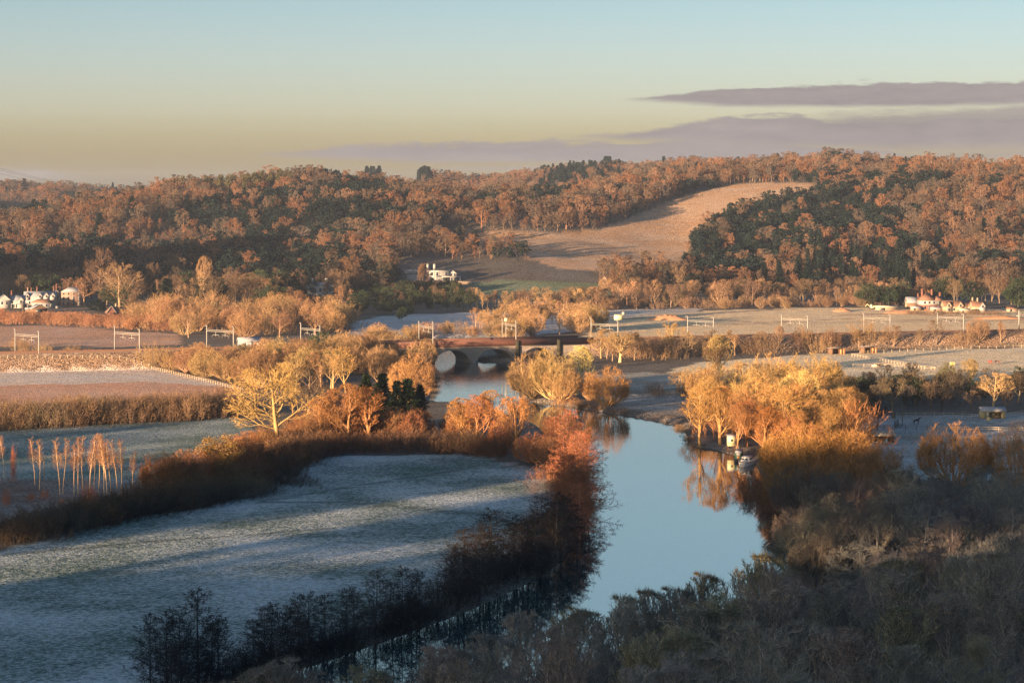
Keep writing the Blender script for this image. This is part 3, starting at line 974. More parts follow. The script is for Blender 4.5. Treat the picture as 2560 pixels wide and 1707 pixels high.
ORD = ['first', 'second', 'third', 'fourth', 'fifth', 'sixth', 'seventh', 'eighth', 'ninth', 'tenth', 'eleventh', 'twelfth', 'thirteenth', 'fourteenth', 'fifteenth',
       'sixteenth', 'seventeenth', 'eighteenth', 'nineteenth', 'twentieth']
def ordinal(k):
    if k < 20: return ORD[k]
    n = k + 1
    return '%d%s' % (n, 'th' if 10 <= n % 100 <= 20 else {1: 'st', 2: 'nd', 3: 'rd'}.get(n % 10, 'th'))

def number_group(objs, fmt):
    """labels that tell the members of a row apart, counted from the left of the view"""
    objs = sorted(objs, key=lambda o: o.location.x / o.location.y)
    for k, o in enumerate(objs):
        o['label'] = fmt % ordinal(k)
# ---------------------------------------------------------------- the woods on the far hills
def forest_points():
    rng = R_(21)
    st = 8.6
    xs = np.arange(-1100, 1100, st); ys = np.arange(1330, 3150, st)
    X, Y = np.meshgrid(xs, ys)
    X = (X + rng.uniform(-.42, .42, X.shape) * st).ravel(); Y = (Y + rng.uniform(-.42, .42, Y.shape) * st).ravel()
    inside = np.abs(X) < .2307 * Y + 70
    X, Y = X[inside], Y[inside]
    hill, g, mdw, clr = zone_masks(X, Y)
    Z = terrain(X, Y)
    px, py = proj(X, Y, Z)
    keep = (Z > 2.2) & ~g & ~mdw & ~clr
    # the flat between the two hills at the mouth of the side valley is open
    keep &= ~((px > 440) & (px < 640) & (Y < 1640) & (Z < 9) & (Y > 1470))
    # far side of the crests is never seen
    keep &= rng.random(len(X)) > .04
    X, Y, Z, px, py = [a[keep] for a in (X, Y, Z, px, py)]
    # hide test: drop what lies well below the line of sight over nearer ground
    vis = np.ones(len(X), bool)
    for f in (.62, .7, .76, .82, .87, .91, .94, .97, .985):
        zt = terrain(X * f, Y * f)
        line = CAM_Z + (Z + 24 - CAM_Z) * f
        vis &= zt < line + 3
    return X[vis], Y[vis], Z[vis], px[vis], py[vis]

def forest_kind(X, Y, Z, px, py, rng):
    """0 bare, 1 conifer, 2 evergreen, 3 pine, with what grows where"""
    n = vnoise(X / 55, Y / 55); n2 = vnoise(X / 140 + 7, Y / 140)
    r = rng.random(len(X))
    k = np.zeros(len(X), int)
    k[(n + .35 * n2 > .86) & (r < .75)] = 2
    k[(r < .035)] = 2
    k[(r > .985)] = 1
    # dark evergreen belt low on the left hill
    belt = (px < 350) & (py > 248) & (py < 292) & (Y < 1800)
    k[belt & (n > .3) & (r < .8)] = 2
    # yews beside the grassy slope
    yew = inpoly(px, py, [(680, 262), (700, 232), (740, 210), (800, 196), (860, 212), (850, 238), (800, 262), (760, 285), (700, 285)])
    k[yew & (r < .78) & (Y < 2150)] = 2
    cyp = inpoly(px, py, [(690, 262), (860, 258), (960, 280), (940, 298), (700, 292)])
    k[cyp & (n > .45) & (r < .6)] = 1
    k[(px > 362) & (px < 432) & (Y > 2450) & (py < 190) & (r < .8)] = 1
    k[(px > 540) & (px < 620) & (py < 200) & (Y > 2100) & (r < .7)] = 1
    k[(px > 130) & (px < 290) & (py < 200) & (Y > 1750) & (Y < 2000) & (r < .55)] = 3
    k[(px > 345) & (px < 470) & (py > 268) & (Y < 1700) & (r < .45)] = 2
    return k

def wood_mat(name, k):
    m, N, L = new_mat(name)
    at = N.new('ShaderNodeAttribute'); at.attribute_type = 'INSTANCER'; at.attribute_name = 'tint'
    v = N.new('ShaderNodeVectorMath'); v.operation = 'SCALE'; v.inputs['Scale'].default_value = k
    d = N.new('ShaderNodeBsdfDiffuse'); o = N.new('ShaderNodeOutputMaterial')
    L.new(at.outputs['Color'], v.inputs[0]); L.new(v.outputs[0], d.inputs[0]); L.new(d.outputs[0], o.inputs[0])
    return m

WOOD_A, WOOD_B = wood_mat('woodland_bark', 1.05), wood_mat('woodland_crowns', .95)
def wood_copy(me):
    c = me.copy(); c.materials[0] = WOOD_A; c.materials[1] = WOOD_B
    return c

def build_forest():
    rng = R_(22)
    X, Y, Z, px, py = forest_points()
    k = forest_kind(X, Y, Z, px, py, rng)
    h = 6 + 8 * vnoise(X / 30, Y / 30) + 9 * rng.random(len(X)) ** 2
    h = np.where(k == 1, h * 1.15, h)
    h = np.where((k == 2), h * .82, h)
    h = np.where((k == 3), 15 + 3 * rng.random(len(X)), h)
    h = np.where((px > 362) & (px < 432) & (Y > 2600) & (k == 1), 17 + 6 * rng.random(len(X)), h)
    for a_, b_, row_, far_ in VIEWS:
        mm = (px >= a_) & (px <= b_) & (Y < far_)
        h = np.where(mm, np.minimum(h, CAM_Z - (row_ - HY) / F * Y - Z), h)
    ok = h > 2.5
    X, Y, Z, px, py, k, h = [a_[ok] for a_ in (X, Y, Z, px, py, k, h)]
    # the ones that show largest stand as trees of their own
    single = np.zeros(len(X), bool)
    quota = {0: N_FAR_SINGLE, 1: 60, 2: 90, 3: 60}
    for kk, q in quota.items():
        idx = np.where((k == kk) & (np.abs(px - 512) < 540))[0]
        idx = idx[np.argsort(Y[idx])][:q]
        single[idx] = True
    KN = {0: 'far', 1: 'farcon', 2: 'farever', 3: 'farpine'}
    cols = [(.17, .105, .07), (.12, .085, .06), (0.17, .09, .052), (.10, .08, .065)]
    rows = {}
    for i in np.where(single)[0]:
        side = 'left' if px[i] < 470 else 'right'
        c = cols[int(rng.integers(4))] if k[i] == 0 else (0.10, .085, .045) if k[i] == 3 else GREEN
        o = plant(KN[int(k[i])], float(X[i]), float(Y[i]), float(h[i]), 1.0, c, z=float(Z[i]) - .3, rng=rng,
                  bark=None, group='trees along the foot of the %s wooded hill' % side)
        rows.setdefault((int(k[i]), side), []).append(o)
    words_ = {0: 'bare tree', 1: 'dark conifer', 2: 'dark evergreen tree', 3: 'tall thin pine'}
    for (kk, side), objs in rows.items():
        place = 'on the %s wooded hill' % side
        number_group(objs, '%s ' + words_[kk] + ' from the left standing out low ' + place if kk != 3 else '%s ' + words_[kk] + ' from the left on the brow of the left hill')
    # everything else: one wood, scattered by a node tree
    src = bpy.data.collections.new('wood_sources')
    order = []
    fm = {}
    for kk, name in KN.items():
        for me, _, H, W in MODELS[name]:
            me = wood_copy(me)
            o = bpy.data.objects.new('wood_src_%02d' % len(order), me)
            src.objects.link(o)
            order.append((kk, H))
    m = ~single
    X, Y, Z, k, h, px = X[m], Y[m], Z[m], k[m], h[m], px[m]
    which = np.zeros(len(X), int)
    sc = np.zeros(len(X))
    for kk in range(4):
        opts = [i for i, (a, _) in enumerate(order) if a == kk]
        mm = k == kk
        which[mm] = rng.choice(opts, mm.sum())
    sc = h / np.array([o[1] for o in order])[which]
    me = bpy.data.meshes.new('wooded_hillside')
    me.vertices.add(len(X))
    me.vertices.foreach_set('co', np.stack([X, Y, Z - .3], 1).astype(np.float32).ravel())
    a = me.attributes.new('which', 'INT', 'POINT'); a.data.foreach_set('value', which.astype(np.int32))
    wk_ = .8 + .6 * rng.random(len(X))
    a = me.attributes.new('size', 'FLOAT_VECTOR', 'POINT'); a.data.foreach_set('vector', np.stack([sc * wk_, sc * wk_ * (.85 + .3 * rng.random(len(X))), sc], 1).astype(np.float32).ravel())
    a = me.attributes.new('turn', 'FLOAT', 'POINT'); a.data.foreach_set('value', (rng.random(len(X)) * 6.28).astype(np.float32))
    ca = np.array(cols)[rng.integers(0, 4, len(X))]
    ca[(k == 1) | (k == 2)] = GREEN
    ca[k == 3] = (0.10, .085, .045)
    ca = ca * (1 + (rng.random((len(X), 1)) - .5) * .4)
    ca = np.concatenate([ca, np.ones((len(X), 1))], 1)
    a = me.attributes.new('tint', 'FLOAT_COLOR', 'POINT'); a.data.foreach_set('color', ca.astype(np.float32).ravel())
    o = link('woodland', me)
    props(o, 'brown winter woodland covering the far hills', 'woodland', kind='stuff')
    ng = bpy.data.node_groups.new('woodland', 'GeometryNodeTree')
    ng.interface.new_socket('Geometry', in_out='INPUT', socket_type='NodeSocketGeometry')
    ng.interface.new_socket('Geometry', in_out='OUTPUT', socket_type='NodeSocketGeometry')
    N, L = ng.nodes, ng.links
    gi, go = N.new('NodeGroupInput'), N.new('NodeGroupOutput')
    ci = N.new('GeometryNodeCollectionInfo'); ci.inputs['Collection'].default_value = src
    ci.inputs['Separate Children'].default_value = True; ci.inputs['Reset Children'].default_value = True
    ip = N.new('GeometryNodeInstanceOnPoints'); ip.inputs['Pick Instance'].default_value = True
    def attr(nm, ty):
        n = N.new('GeometryNodeInputNamedAttribute'); n.data_type = ty; n.inputs['Name'].default_value = nm
        return n.outputs['Attribute']
    cx = N.new('ShaderNodeCombineXYZ'); L.new(attr('turn', 'FLOAT'), cx.inputs[2])
    L.new(gi.outputs[0], ip.inputs['Points']); L.new(ci.outputs[0], ip.inputs['Instance'])
    L.new(attr('which', 'INT'), ip.inputs['Instance Index'])
    L.new(cx.outputs[0], ip.inputs['Rotation']); L.new(attr('size', 'FLOAT_VECTOR'), ip.inputs['Scale'])
    L.new(ip.outputs[0], go.inputs[0])
    md = o.modifiers.new('scatter', 'NODES'); md.node_group = ng
    print('forest', len(X), 'singles', int(single.sum()))

build_forest()

# the wooded crest on the sunrise side, outside the picture, whose long shadows lie over the meadow
def build_crest():
    rng = R_(5)
    pts = []
    for u in np.arange(-620, 260, 5.5):
        for s in (-175, -160, -146):
            uu = u + rng.normal() * 2; ss = s + rng.normal() * 4
            if abs(uu + 299) < 11 + 5 * rng.random() or -351 < uu < -347 or -458 < uu < -449 or -470 < uu < -466 or -425 < uu < -421: continue
            if uu < -503: continue
            X_ = DX * ss + DY * uu; Y_ = DY * ss - DX * uu
            pts.append((X_, Y_))
    arr = np.array(pts)
    Z_ = terrain(arr[:, 0], arr[:, 1])
    bag_v, bag_t, bag_q, n = [], [], [], 0
    objs = []
    for (x, y), z in zip(pts, Z_):
        me, _, H, W = MODELS['far'][int(rng.integers(4))]
        if rng.random() < .35: me, _, H, W = MODELS['farever'][int(rng.integers(2))]
        objs.append((me, x, y, z, (17 + 6 * rng.random()) / H, rng.random() * 6.28))
    crest = bpy.data.meshes.new('crest_wood')
    import bmesh
    src = bpy.data.collections.new('crest_sources')
    models = [m[0] for m in MODELS['far']] + [m[0] for m in MODELS['farever']]
    for i, m_ in enumerate(models):
        o = bpy.data.objects.new('crest_src_%02d' % i, wood_copy(m_)); src.objects.link(o)
    crest.vertices.add(len(objs))
    crest.vertices.foreach_set('co', np.array([(x, y, z - .3) for _, x, y, z, s, r in objs], dtype=np.float32).ravel())
    a = crest.attributes.new('which', 'INT', 'POINT'); a.data.foreach_set('value', np.array([models.index(m) for m, *_ in objs], dtype=np.int32))
    a = crest.attributes.new('size', 'FLOAT_VECTOR', 'POINT'); a.data.foreach_set('vector', np.array([(o[4],) * 3 for o in objs], dtype=np.float32).ravel())
    a = crest.attributes.new('turn', 'FLOAT', 'POINT'); a.data.foreach_set('value', np.array([o[5] for o in objs], dtype=np.float32))
    a = crest.attributes.new('tint', 'FLOAT_COLOR', 'POINT'); a.data.foreach_set('color', np.array([(*(BROWN if models.index(m) < 4 else GREEN), 1) for m, *_ in objs], dtype=np.float32).ravel())
    o = link('crest_woodland', crest)
    props(o, 'belt of trees along the crest behind the viewpoint', 'woodland', kind='stuff')
    ng = bpy.data.node_groups['woodland'].copy()
    for n_ in ng.nodes:
        if n_.type == 'COLLECTION_INFO': n_.inputs['Collection'].default_value = src
    o.modifiers.new('scatter', 'NODES').node_group = ng

build_crest()
# ---------------------------------------------------------------- trees one can pick out, placed where they stand
def tree(kind, px, base, top, width, color, label, **kw):
    return plant_px(kind, px, base, top, width, color, label, **kw)

T_ = [
    # left of the river
    ('oak', 277, 443, 363, 100, (0.42, .29, .10), 'large spreading golden oak with thick trunk at the end of the brown hedge', dict(var=0)),
    ('ivy', 219, 478, 434, 50, (0.50, .25, .09), 'round dense golden-leaved tree in the hedge left of the near meadow', {}),
    ('bare', 308, 420, 366, 52, BROWN, 'brown bare tree just behind the large golden oak', {}),
    ('bare', 331, 445, 388, 44, (0.36, .16, .07), 'russet bare tree between the golden oak and the orange trees', {}),
    ('tall', 347, 446, 383, 46, ORANGE, 'bright orange tall tree left of the dark evergreens', {}),
    ('tall', 371, 445, 386, 44, (0.50, .21, .07), 'slim bright orange tree in front of the dark evergreens', {}),
    ('tall', 322, 446, 396, 34, (0.38, .18, .07), 'narrow orange tree leaning beside the golden oak', {}),
    ('yew', 366, 428, 374, 24, (.022, .032, .018), 'leftmost of the dark green evergreens by the river', {}),
    ('yew', 382, 430, 373, 30, (.022, .032, .018), 'tallest of the dark green evergreens by the river', {}),
    ('yew', 397, 432, 380, 24, (.02, .03, .018), 'dark evergreen in the middle of the clump by the river', {}),
    ('yew', 408, 432, 378, 30, (.02, .03, .018), 'broad dark evergreen near the right end of the riverside clump', {}),
    ('yew', 420, 430, 384, 22, (.022, .032, .018), 'rightmost dark evergreen overlooking the upper reach of the river', {}),
    ('fan', 412, 402, 354, 42, (.42, .24, .09), 'broad orange willow behind the dark evergreens', {}),
    ('fan', 393, 374, 352, 17, (.42, .26, .11), 'small round golden bush-like tree left of the broad orange willow', {}),
    ('fan', 379, 382, 345, 20, (.36, .22, .11), 'pale round willow top behind the dark evergreens', {}),
    ('bare', 346, 392, 346, 36, GOLD, 'golden bare tree above the orange trees', {}),
    ('bare', 331, 388, 349, 30, (.36, .24, .10), 'yellowish bare tree right behind the golden oak', {}),
    ('tall', 474, 447, 394, 40, (.46, .20, .07), 'orange multi-stemmed tree left of the paler tall tree at the meadow end', {}),
    ('tall', 492, 446, 389, 36, (.46, .26, .10), 'tallest pale orange tree at the river end of the tree line', {}),
    ('bare', 517, 455, 395, 46, (.50, .22, .07), 'rounded bright orange tree at the river corner of the meadow', {}),
    ('tall', 461, 446, 397, 34, (.44, .20, .07), 'leftmost orange tree of the group by the meadow corner', {}),
    ('fan', 503, 453, 418, 26, (.42, .15, .05), 'rusty low tree at the foot of the bright orange trees', {}),
    ('fan', 534, 462, 432, 34, (.40, .15, .06), 'rust-red bushy tree just left of the river bend', {}),
    ('fan', 548, 468, 436, 36, (.36, .17, .08), 'brown willow leaning over the river bend', {}),
    # spit of land right of the river
    ('fan', 534, 398, 352, 44, (.42, .28, .12), 'big golden willow on the right bank nearest the bridge', {}),
    ('fan', 552, 399, 349, 40, (.42, .29, .12), 'golden willow behind the pale yellow tree on the right bank', {}),
    ('fan', 525, 393, 362, 26, (.36, .20, .10), 'brownish willow overhanging the water below the bridge', {}),
    ('tall', 577, 394, 345, 32, (.62, .46, .18), 'pale yellow tree with a straight bright trunk on the right bank', {}),
    ('fan', 562, 400, 366, 36, (.38, .22, .10), 'low brown willow at the waterside under the pale yellow tree', {}),
    ('fan', 608, 405, 367, 38, (.50, .25, .08), 'round orange willow at the tip of the right bank', {}),
    ('fan', 590, 400, 372, 18, (.36, .20, .09), 'small brown bush between the pale yellow tree and the round orange willow', {}),
    ('bare', 601, 358, 328, 30, (.34, .22, .09), 'golden bare tree on the embankment right of the bridge', {}),
    ('tall', 620, 362, 332, 34, (.48, .34, .14), 'pale forked tree in the paddock right of the bridge', {}),
    ('bare', 671, 356, 322, 30, (.36, .22, .10), 'rounded bare tree in front of the overhead line masts', {}),
    ('bare', 719, 377, 346, 34, (.20, .13, .07), 'dark rounded tree standing alone in the frosty paddock', {}),
    ('tall', 722, 376, 333, 28, (.42, .28, .12), 'tall pale bare tree standing in the frosty paddock', {}),
    ('bare', 678, 391, 371, 30, (.38, .25, .12), 'small domed tree on the lawn right of the round orange willow', {}),
    ('fan', 693, 392, 366, 22, (.36, .22, .11), 'spiky golden bush beside the small domed tree', {}),
    ('bare', 689, 428, 398, 34, BROWN, 'low brown tree leaning over the outside of the river bend', {}),
    # golden mass on the right bank
    ('bare', 700, 446, 388, 46, (.44, .25, .08), 'golden tree at the water left of the white hut', {}),
    ('tall', 720, 444, 386, 38, (.42, .22, .07), 'tall golden brown tree behind the white hut', {}),
    ('fan', 742, 402, 362, 40, (.44, .30, .13), 'pale golden willow at the back left of the riverside grove', {}),
    ('fan', 768, 398, 354, 36, (.44, .28, .11), 'round golden tree at the top of the riverside grove', {}),
    ('fan', 812, 400, 353, 56, (.46, .28, .10), 'large golden dome at the back right of the riverside grove', {}),
    ('fan', 800, 418, 370, 44, (.56, .38, .14), 'palest yellow tree in the heart of the riverside grove', {}),
    ('bare', 756, 422, 376, 44, (.44, .26, .09), 'golden bare tree above the white hut', {}),
    ('oak', 786, 444, 384, 66, (.44, .26, .08), 'large golden vase-shaped tree in the middle of the grove', {}),
    ('tall', 762, 458, 405, 46, (.42, .16, .05), 'orange red group of tall stems behind the moored boats', {}),
    ('tall', 747, 446, 400, 30, (.42, .17, .06), 'russet tall tree right behind the white hut', {}),
    ('fan', 838, 438, 390, 42, (.46, .26, .09), 'rounded golden tree on the right edge of the grove', {}),
    ('bare', 820, 430, 388, 40, (.38, .22, .09), 'brown gold tree just left of the rounded golden tree', {}),
    ('fan', 786, 484, 432, 52, (.46, .24, .07), 'golden willow beside the white cabin cruiser', {}),
    ('fan', 812, 488, 424, 76, (.46, .23, .07), 'widest orange willow at the front of the grove', {}),
    ('fan', 850, 486, 430, 62, (.44, .22, .07), 'orange willow left of the horse trailer', {}),
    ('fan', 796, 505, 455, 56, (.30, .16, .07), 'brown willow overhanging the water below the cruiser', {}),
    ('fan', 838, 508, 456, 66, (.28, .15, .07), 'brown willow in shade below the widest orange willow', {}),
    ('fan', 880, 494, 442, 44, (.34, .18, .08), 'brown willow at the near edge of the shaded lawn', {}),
    ('fan', 954, 487, 424, 66, (.44, .22, .08), 'round willow with glowing orange tips below the white rail fence', {}),
    ('fan', 1018, 488, 424, 52, (.42, .21, .08), 'round orange-tipped willow at the right edge of the picture', {}),
    # gardens at the right
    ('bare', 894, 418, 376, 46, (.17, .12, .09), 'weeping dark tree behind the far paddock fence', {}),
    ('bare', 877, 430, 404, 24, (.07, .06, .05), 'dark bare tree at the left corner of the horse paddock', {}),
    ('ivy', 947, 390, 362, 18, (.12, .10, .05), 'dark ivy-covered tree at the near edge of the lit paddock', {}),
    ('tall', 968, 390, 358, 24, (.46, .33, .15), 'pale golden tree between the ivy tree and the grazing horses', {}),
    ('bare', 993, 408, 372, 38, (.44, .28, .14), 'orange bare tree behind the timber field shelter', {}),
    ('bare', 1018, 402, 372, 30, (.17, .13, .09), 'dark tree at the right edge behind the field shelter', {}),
    ('scrub', 897, 428, 417, 12, (.05, .05, .04), 'small dark bush by the paddock rail near the dark horse', {}),
    ('bare', 915, 404, 372, 30, (.22, .16, .10), 'brown tree right of the weeping tree behind the paddock', {}),
    ('evergreen', 934, 400, 378, 26, (.045, .05, .035), 'dark green garden tree behind the horse paddock', {}),
    ('evergreen', 862, 408, 384, 22, (.05, .05, .035), 'dark evergreen just right of the golden grove', {}),
]
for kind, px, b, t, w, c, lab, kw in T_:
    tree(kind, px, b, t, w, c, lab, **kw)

row_base = [(262, 455), (270, 453), (284, 452), (296, 450)]
for k_, (x_, b_) in enumerate(row_base):
    plant_px('fan', x_, b_, b_ - 30 + 3 * k_, 26, (.34, .17, .08), '%s russet bush from the left at the foot of the large golden oak' % ordinal(k_), group='russet bushes at the foot of the golden oak')
# birches in the rough strip: (x, base, top)
BI = [(35, 484, 435), (39.5, 489, 438), (60, 494, 436), (63, 493, 437), (74, 494, 442), (78, 494, 436), (83, 490, 434), (90, 499, 434), (94, 488, 438), (99, 489, 432),
      (104, 495, 433), (107, 494, 434), (111, 494, 438), (117, 488, 438), (121, 497, 438), (133, 493, 449), (0, 480, 434), (4, 477, 432)]
bs = []
for x, b, t in BI:
    bs.append(plant_px('birch', x, b, t, None, (.34, .17, .09), None, 'slender birches in the rough strip beyond the meadow hedge', bark=(.60, .42, .26)))
number_group(bs, '%s slender birch from the left in the strip between the two frosty fields')
dead = plant_px('birch', 44, 494, 459, 3, (.3, .2, .12), 'short bare birch stem standing among the birches', 'slender birches in the rough strip beyond the meadow hedge', bark=(.55, .40, .26))
yo = []
for x, b, t, w in ((13, 481, 442, 12), (6, 505, 486, 14), (62, 504, 496, 10), (31, 500, 490, 14), (44, 498, 488, 16), (86, 502, 480, 22), (92, 500, 484, 18)):
    yo.append(plant_px('scrub', x, b, t, w, (.55, .17, .06), None, 'orange-leaved young trees under the birches'))
number_group(yo, '%s orange-leaved sapling from the left under the birches')

# scrub along the meadow hedge
def row(kind, pts, n, hrange, wrange, colors, group, fmt, rng, jitter=1.5, maxr=None, **kw):
    """n plants along a pixel polyline of base points"""
    W = [hit(*p) for p in pts]
    seg = [math.dist(W[i], W[i + 1]) for i in range(len(W) - 1)]
    tot = sum(seg)
    out = []
    for k in range(n):
        d = tot * (k + .5) / n + rng.normal() * .25 * tot / n
        d = min(max(d, 0), tot - .01); i = 0
        while d > seg[i]: d -= seg[i]; i += 1
        f = d / seg[i]
        X = W[i][0] * (1 - f) + W[i + 1][0] * f + rng.normal() * jitter
        Y = W[i][1] * (1 - f) + W[i + 1][1] * f + rng.normal() * jitter
        kd = kind if isinstance(kind, str) else kind[int(rng.integers(len(kind)))]
        h = rng.uniform(*hrange)
        if inpoly(X, Y, RIVER): Y += 3
        c = colors[int(rng.integers(len(colors)))]
        out.append(plant(kd, X, Y, h, rng.uniform(*wrange), c, None, group, rng=rng, **kw))
    if 'hedge' in group or 'tree line' in group:
        for o in out:
            if o.name.startswith('shrub'): o.name = 'hedge_bush'; o['category'] = 'hedge bush'
    if fmt: number_group(out, fmt)
    return out

rg = R_(77)
row('scrub', [(0, 545), (89, 524), (148, 513), (207, 503), (240, 497)], 34, (4.2, 6.0), (1.0, 1.5), [(.10, .075, .06), (.12, .085, .06), (.08, .07, .06), (.13, .11, .09)], 'dark scrub of the meadow hedge',
    '%s dark bush from the left along the left hedge of the near meadow', rg)
row('scrub', [(60, 528), (148, 507), (240, 489)], 16, (4.5, 6.5), (.9, 1.3), [(.12, .08, .05), (.16, .09, .05)], 'brown scrub behind the meadow hedge',
    '%s brown bush from the left in the second row of the meadow hedge', rg, jitter=2)
row('fan', [(150, 496), (190, 486), (238, 474), (262, 468)], 9, (6.5, 9), (.9, 1.2), [(.42, .17, .07), (.38, .16, .07), (.34, .17, .08)], 'russet willows in the meadow hedge',
    '%s russet willow from the left in the hedge by the golden-leaved tree', rg)
row('scrub', [(240, 486), (262, 472), (290, 460), (330, 451), (390, 450), (450, 450), (500, 457)], 44, (4.5, 6.5), (1.0, 1.4), [(.16, .09, .06), (.22, .11, .06), (.12, .08, .05)], 'dark scrub under the tree line',
    '%s bush from the left under the tree line at the back of the near meadow', rg, jitter=2.2)
row('scrub', [(262, 497), (280, 481), (300, 474), (285, 488)], 8, (1.6, 2.8), (1.3, 2.0), [(.10, .07, .05), (.08, .06, .05)], 'low dark thickets at the meadow corner',
    '%s low thicket from the left at the left corner of the near meadow', rg)
row('fan', [(300, 446), (335, 440), (385, 441), (430, 441), (455, 440)], 18, (6.5, 9), (.9, 1.3), [(.36, .15, .07), (.30, .16, .08)], 'russet scrub willows of the tree line',
    '%s russet willow bush from the left in the tree line behind the meadow', rg, jitter=3)
# long brown hedge between the two left fields
row('scrub', [(-8, 428), (60, 425), (130, 421), (200, 417), (236, 414)], 40, (6.0, 8.2), (.9, 1.25), [(.20, .13, .09), (.16, .11, .08), (.24, .15, .09)], 'brown hedge between the two left fields',
    '%s bush from the left in the long brown hedge between the left fields', rg, jitter=1.6)
row('scrub', [(-8, 423), (60, 420), (130, 416), (200, 412), (232, 410)], 22, (6.0, 8.2), (.9, 1.25), [(.22, .14, .09), (.18, .12, .08)], 'brown hedge between the two left fields',
    '%s bush from the left at the back of the long brown hedge', rg, jitter=1.6)
# alders along the inside of the bend
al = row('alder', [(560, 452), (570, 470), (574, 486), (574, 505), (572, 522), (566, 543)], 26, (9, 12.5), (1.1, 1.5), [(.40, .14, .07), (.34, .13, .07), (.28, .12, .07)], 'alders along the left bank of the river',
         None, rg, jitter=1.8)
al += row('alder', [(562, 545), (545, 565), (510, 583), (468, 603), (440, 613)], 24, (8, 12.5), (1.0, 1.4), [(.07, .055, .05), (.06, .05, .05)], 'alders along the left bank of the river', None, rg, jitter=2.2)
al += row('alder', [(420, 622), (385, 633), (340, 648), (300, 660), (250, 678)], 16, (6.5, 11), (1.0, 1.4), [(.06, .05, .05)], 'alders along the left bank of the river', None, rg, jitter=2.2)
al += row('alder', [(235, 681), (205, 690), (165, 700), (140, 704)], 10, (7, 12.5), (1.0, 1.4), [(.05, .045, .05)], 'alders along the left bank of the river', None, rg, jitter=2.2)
al.sort(key=lambda o: -o.location.y)
for k, o in enumerate(al):
    o['label'] = '%s alder downstream from the river corner on the left bank' % ordinal(k)
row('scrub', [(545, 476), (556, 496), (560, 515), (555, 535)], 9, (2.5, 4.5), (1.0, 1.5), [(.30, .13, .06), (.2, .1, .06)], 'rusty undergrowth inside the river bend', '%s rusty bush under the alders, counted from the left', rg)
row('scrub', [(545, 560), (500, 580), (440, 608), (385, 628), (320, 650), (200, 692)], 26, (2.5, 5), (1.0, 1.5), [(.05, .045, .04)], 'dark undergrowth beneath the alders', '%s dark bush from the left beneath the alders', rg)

row('scrub', [(758, 486), (768, 500), (786, 515)], 9, (2.5, 5), (1.0, 1.6), [(.24, .12, .06), (.2, .1, .06)], 'scrub along the right bank by the moorings',
    '%s low bush from the left along the right bank below the grove', rg, jitter=1.2)
row('scrub', [(548, 402), (570, 408), (599, 413), (630, 416)], 9, (1.6, 3), (1.0, 1.5), [(.34, .17, .08), (.28, .15, .08)], 'low bank scrub under the golden willows',
    '%s low russet bush from the left at the waterline under the golden willows', rg, jitter=.8)
row('scrub', [(668, 424), (686, 434), (694, 447), (712, 450)], 12, (.9, 1.8), (1.1, 1.8), [(.26, .17, .10), (.2, .13, .08)], 'reeds on the outside of the bend',
    '%s tuft of dry reeds from the left on the outside of the river bend', rg, jitter=.5)
row('scrub', [(437, 377), (432, 398), (457, 405), (500, 413)], 12, (.9, 2.0), (1.1, 1.8), [(.24, .15, .09), (.2, .13, .08)], 'bank tufts on the upper left shore',
    '%s tuft of dry growth from the left on the upper left shore', rg, jitter=.5)
# clumps beyond: polygons of base points filled to a spacing
def fill(poly_px, spacing, kinds, hrange, colors, group, fmt, rng, n_max=200, wr=(.9, 1.15), minclear=.0, edge=None):
    W = [hit(*p) for p in poly_px]
    xs = [p[0] for p in W]; ys = [p[1] for p in W]
    got = []
    for _ in range(n_max * 40):
        X = rng.uniform(min(xs), max(xs)); Y = rng.uniform(min(ys), max(ys))
        if not inpoly(X, Y, W): continue
        if any((X - a) ** 2 + (Y - b) ** 2 < spacing ** 2 for a, b in got): continue
        if bool(inpoly(X, Y, RIVER)): continue
        if float(segdist(np.array([X]), np.array([Y]), RAIL_PTS)[0][0]) < RAIL_W + 3.5: continue
        if any(abs(X - a) < r + 2 and abs(Y - b) < r + 2 for a, b, r in KEEPCLEAR): continue
        got.append((X, Y))
        if len(got) >= n_max: break
    out = []
    for X, Y in got:
        kd = kinds[int(rng.integers(len(kinds)))]
        c = colors[int(rng.integers(len(colors)))]
        if kd in ('evergreen', 'spruce', 'yew', 'farever', 'farcon'): c = (.04, .052, .033)
        h = capped(X, Y, rng.uniform(*hrange), gz(X, Y))
        if h < 1.8: continue
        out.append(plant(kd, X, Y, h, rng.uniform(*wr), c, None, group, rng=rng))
    number_group(out, fmt)
    return out
KEEPCLEAR = [(*flat(744, 466), 9), (*flat(738, 458), 7), (*flat(730, 452), 6), (*flat(742, 480), 6), (*flat(883, 445), 6), (-33, 975, 17), (-30, 945, 12), (*flat(41, 309), 16), (*flat(18, 310), 12), (*flat(72, 309), 12), (*flat(117, 315), 9), (*flat(482, 290), 18), (*flat(322, 306), 12), (*flat(933, 309), 16), (*flat(974, 310), 18), (*flat(1008, 311), 8)]
LB = [(.36, .22, .11), (.34, .20, .10), (.40, .26, .12), (.30, .17, .10)]
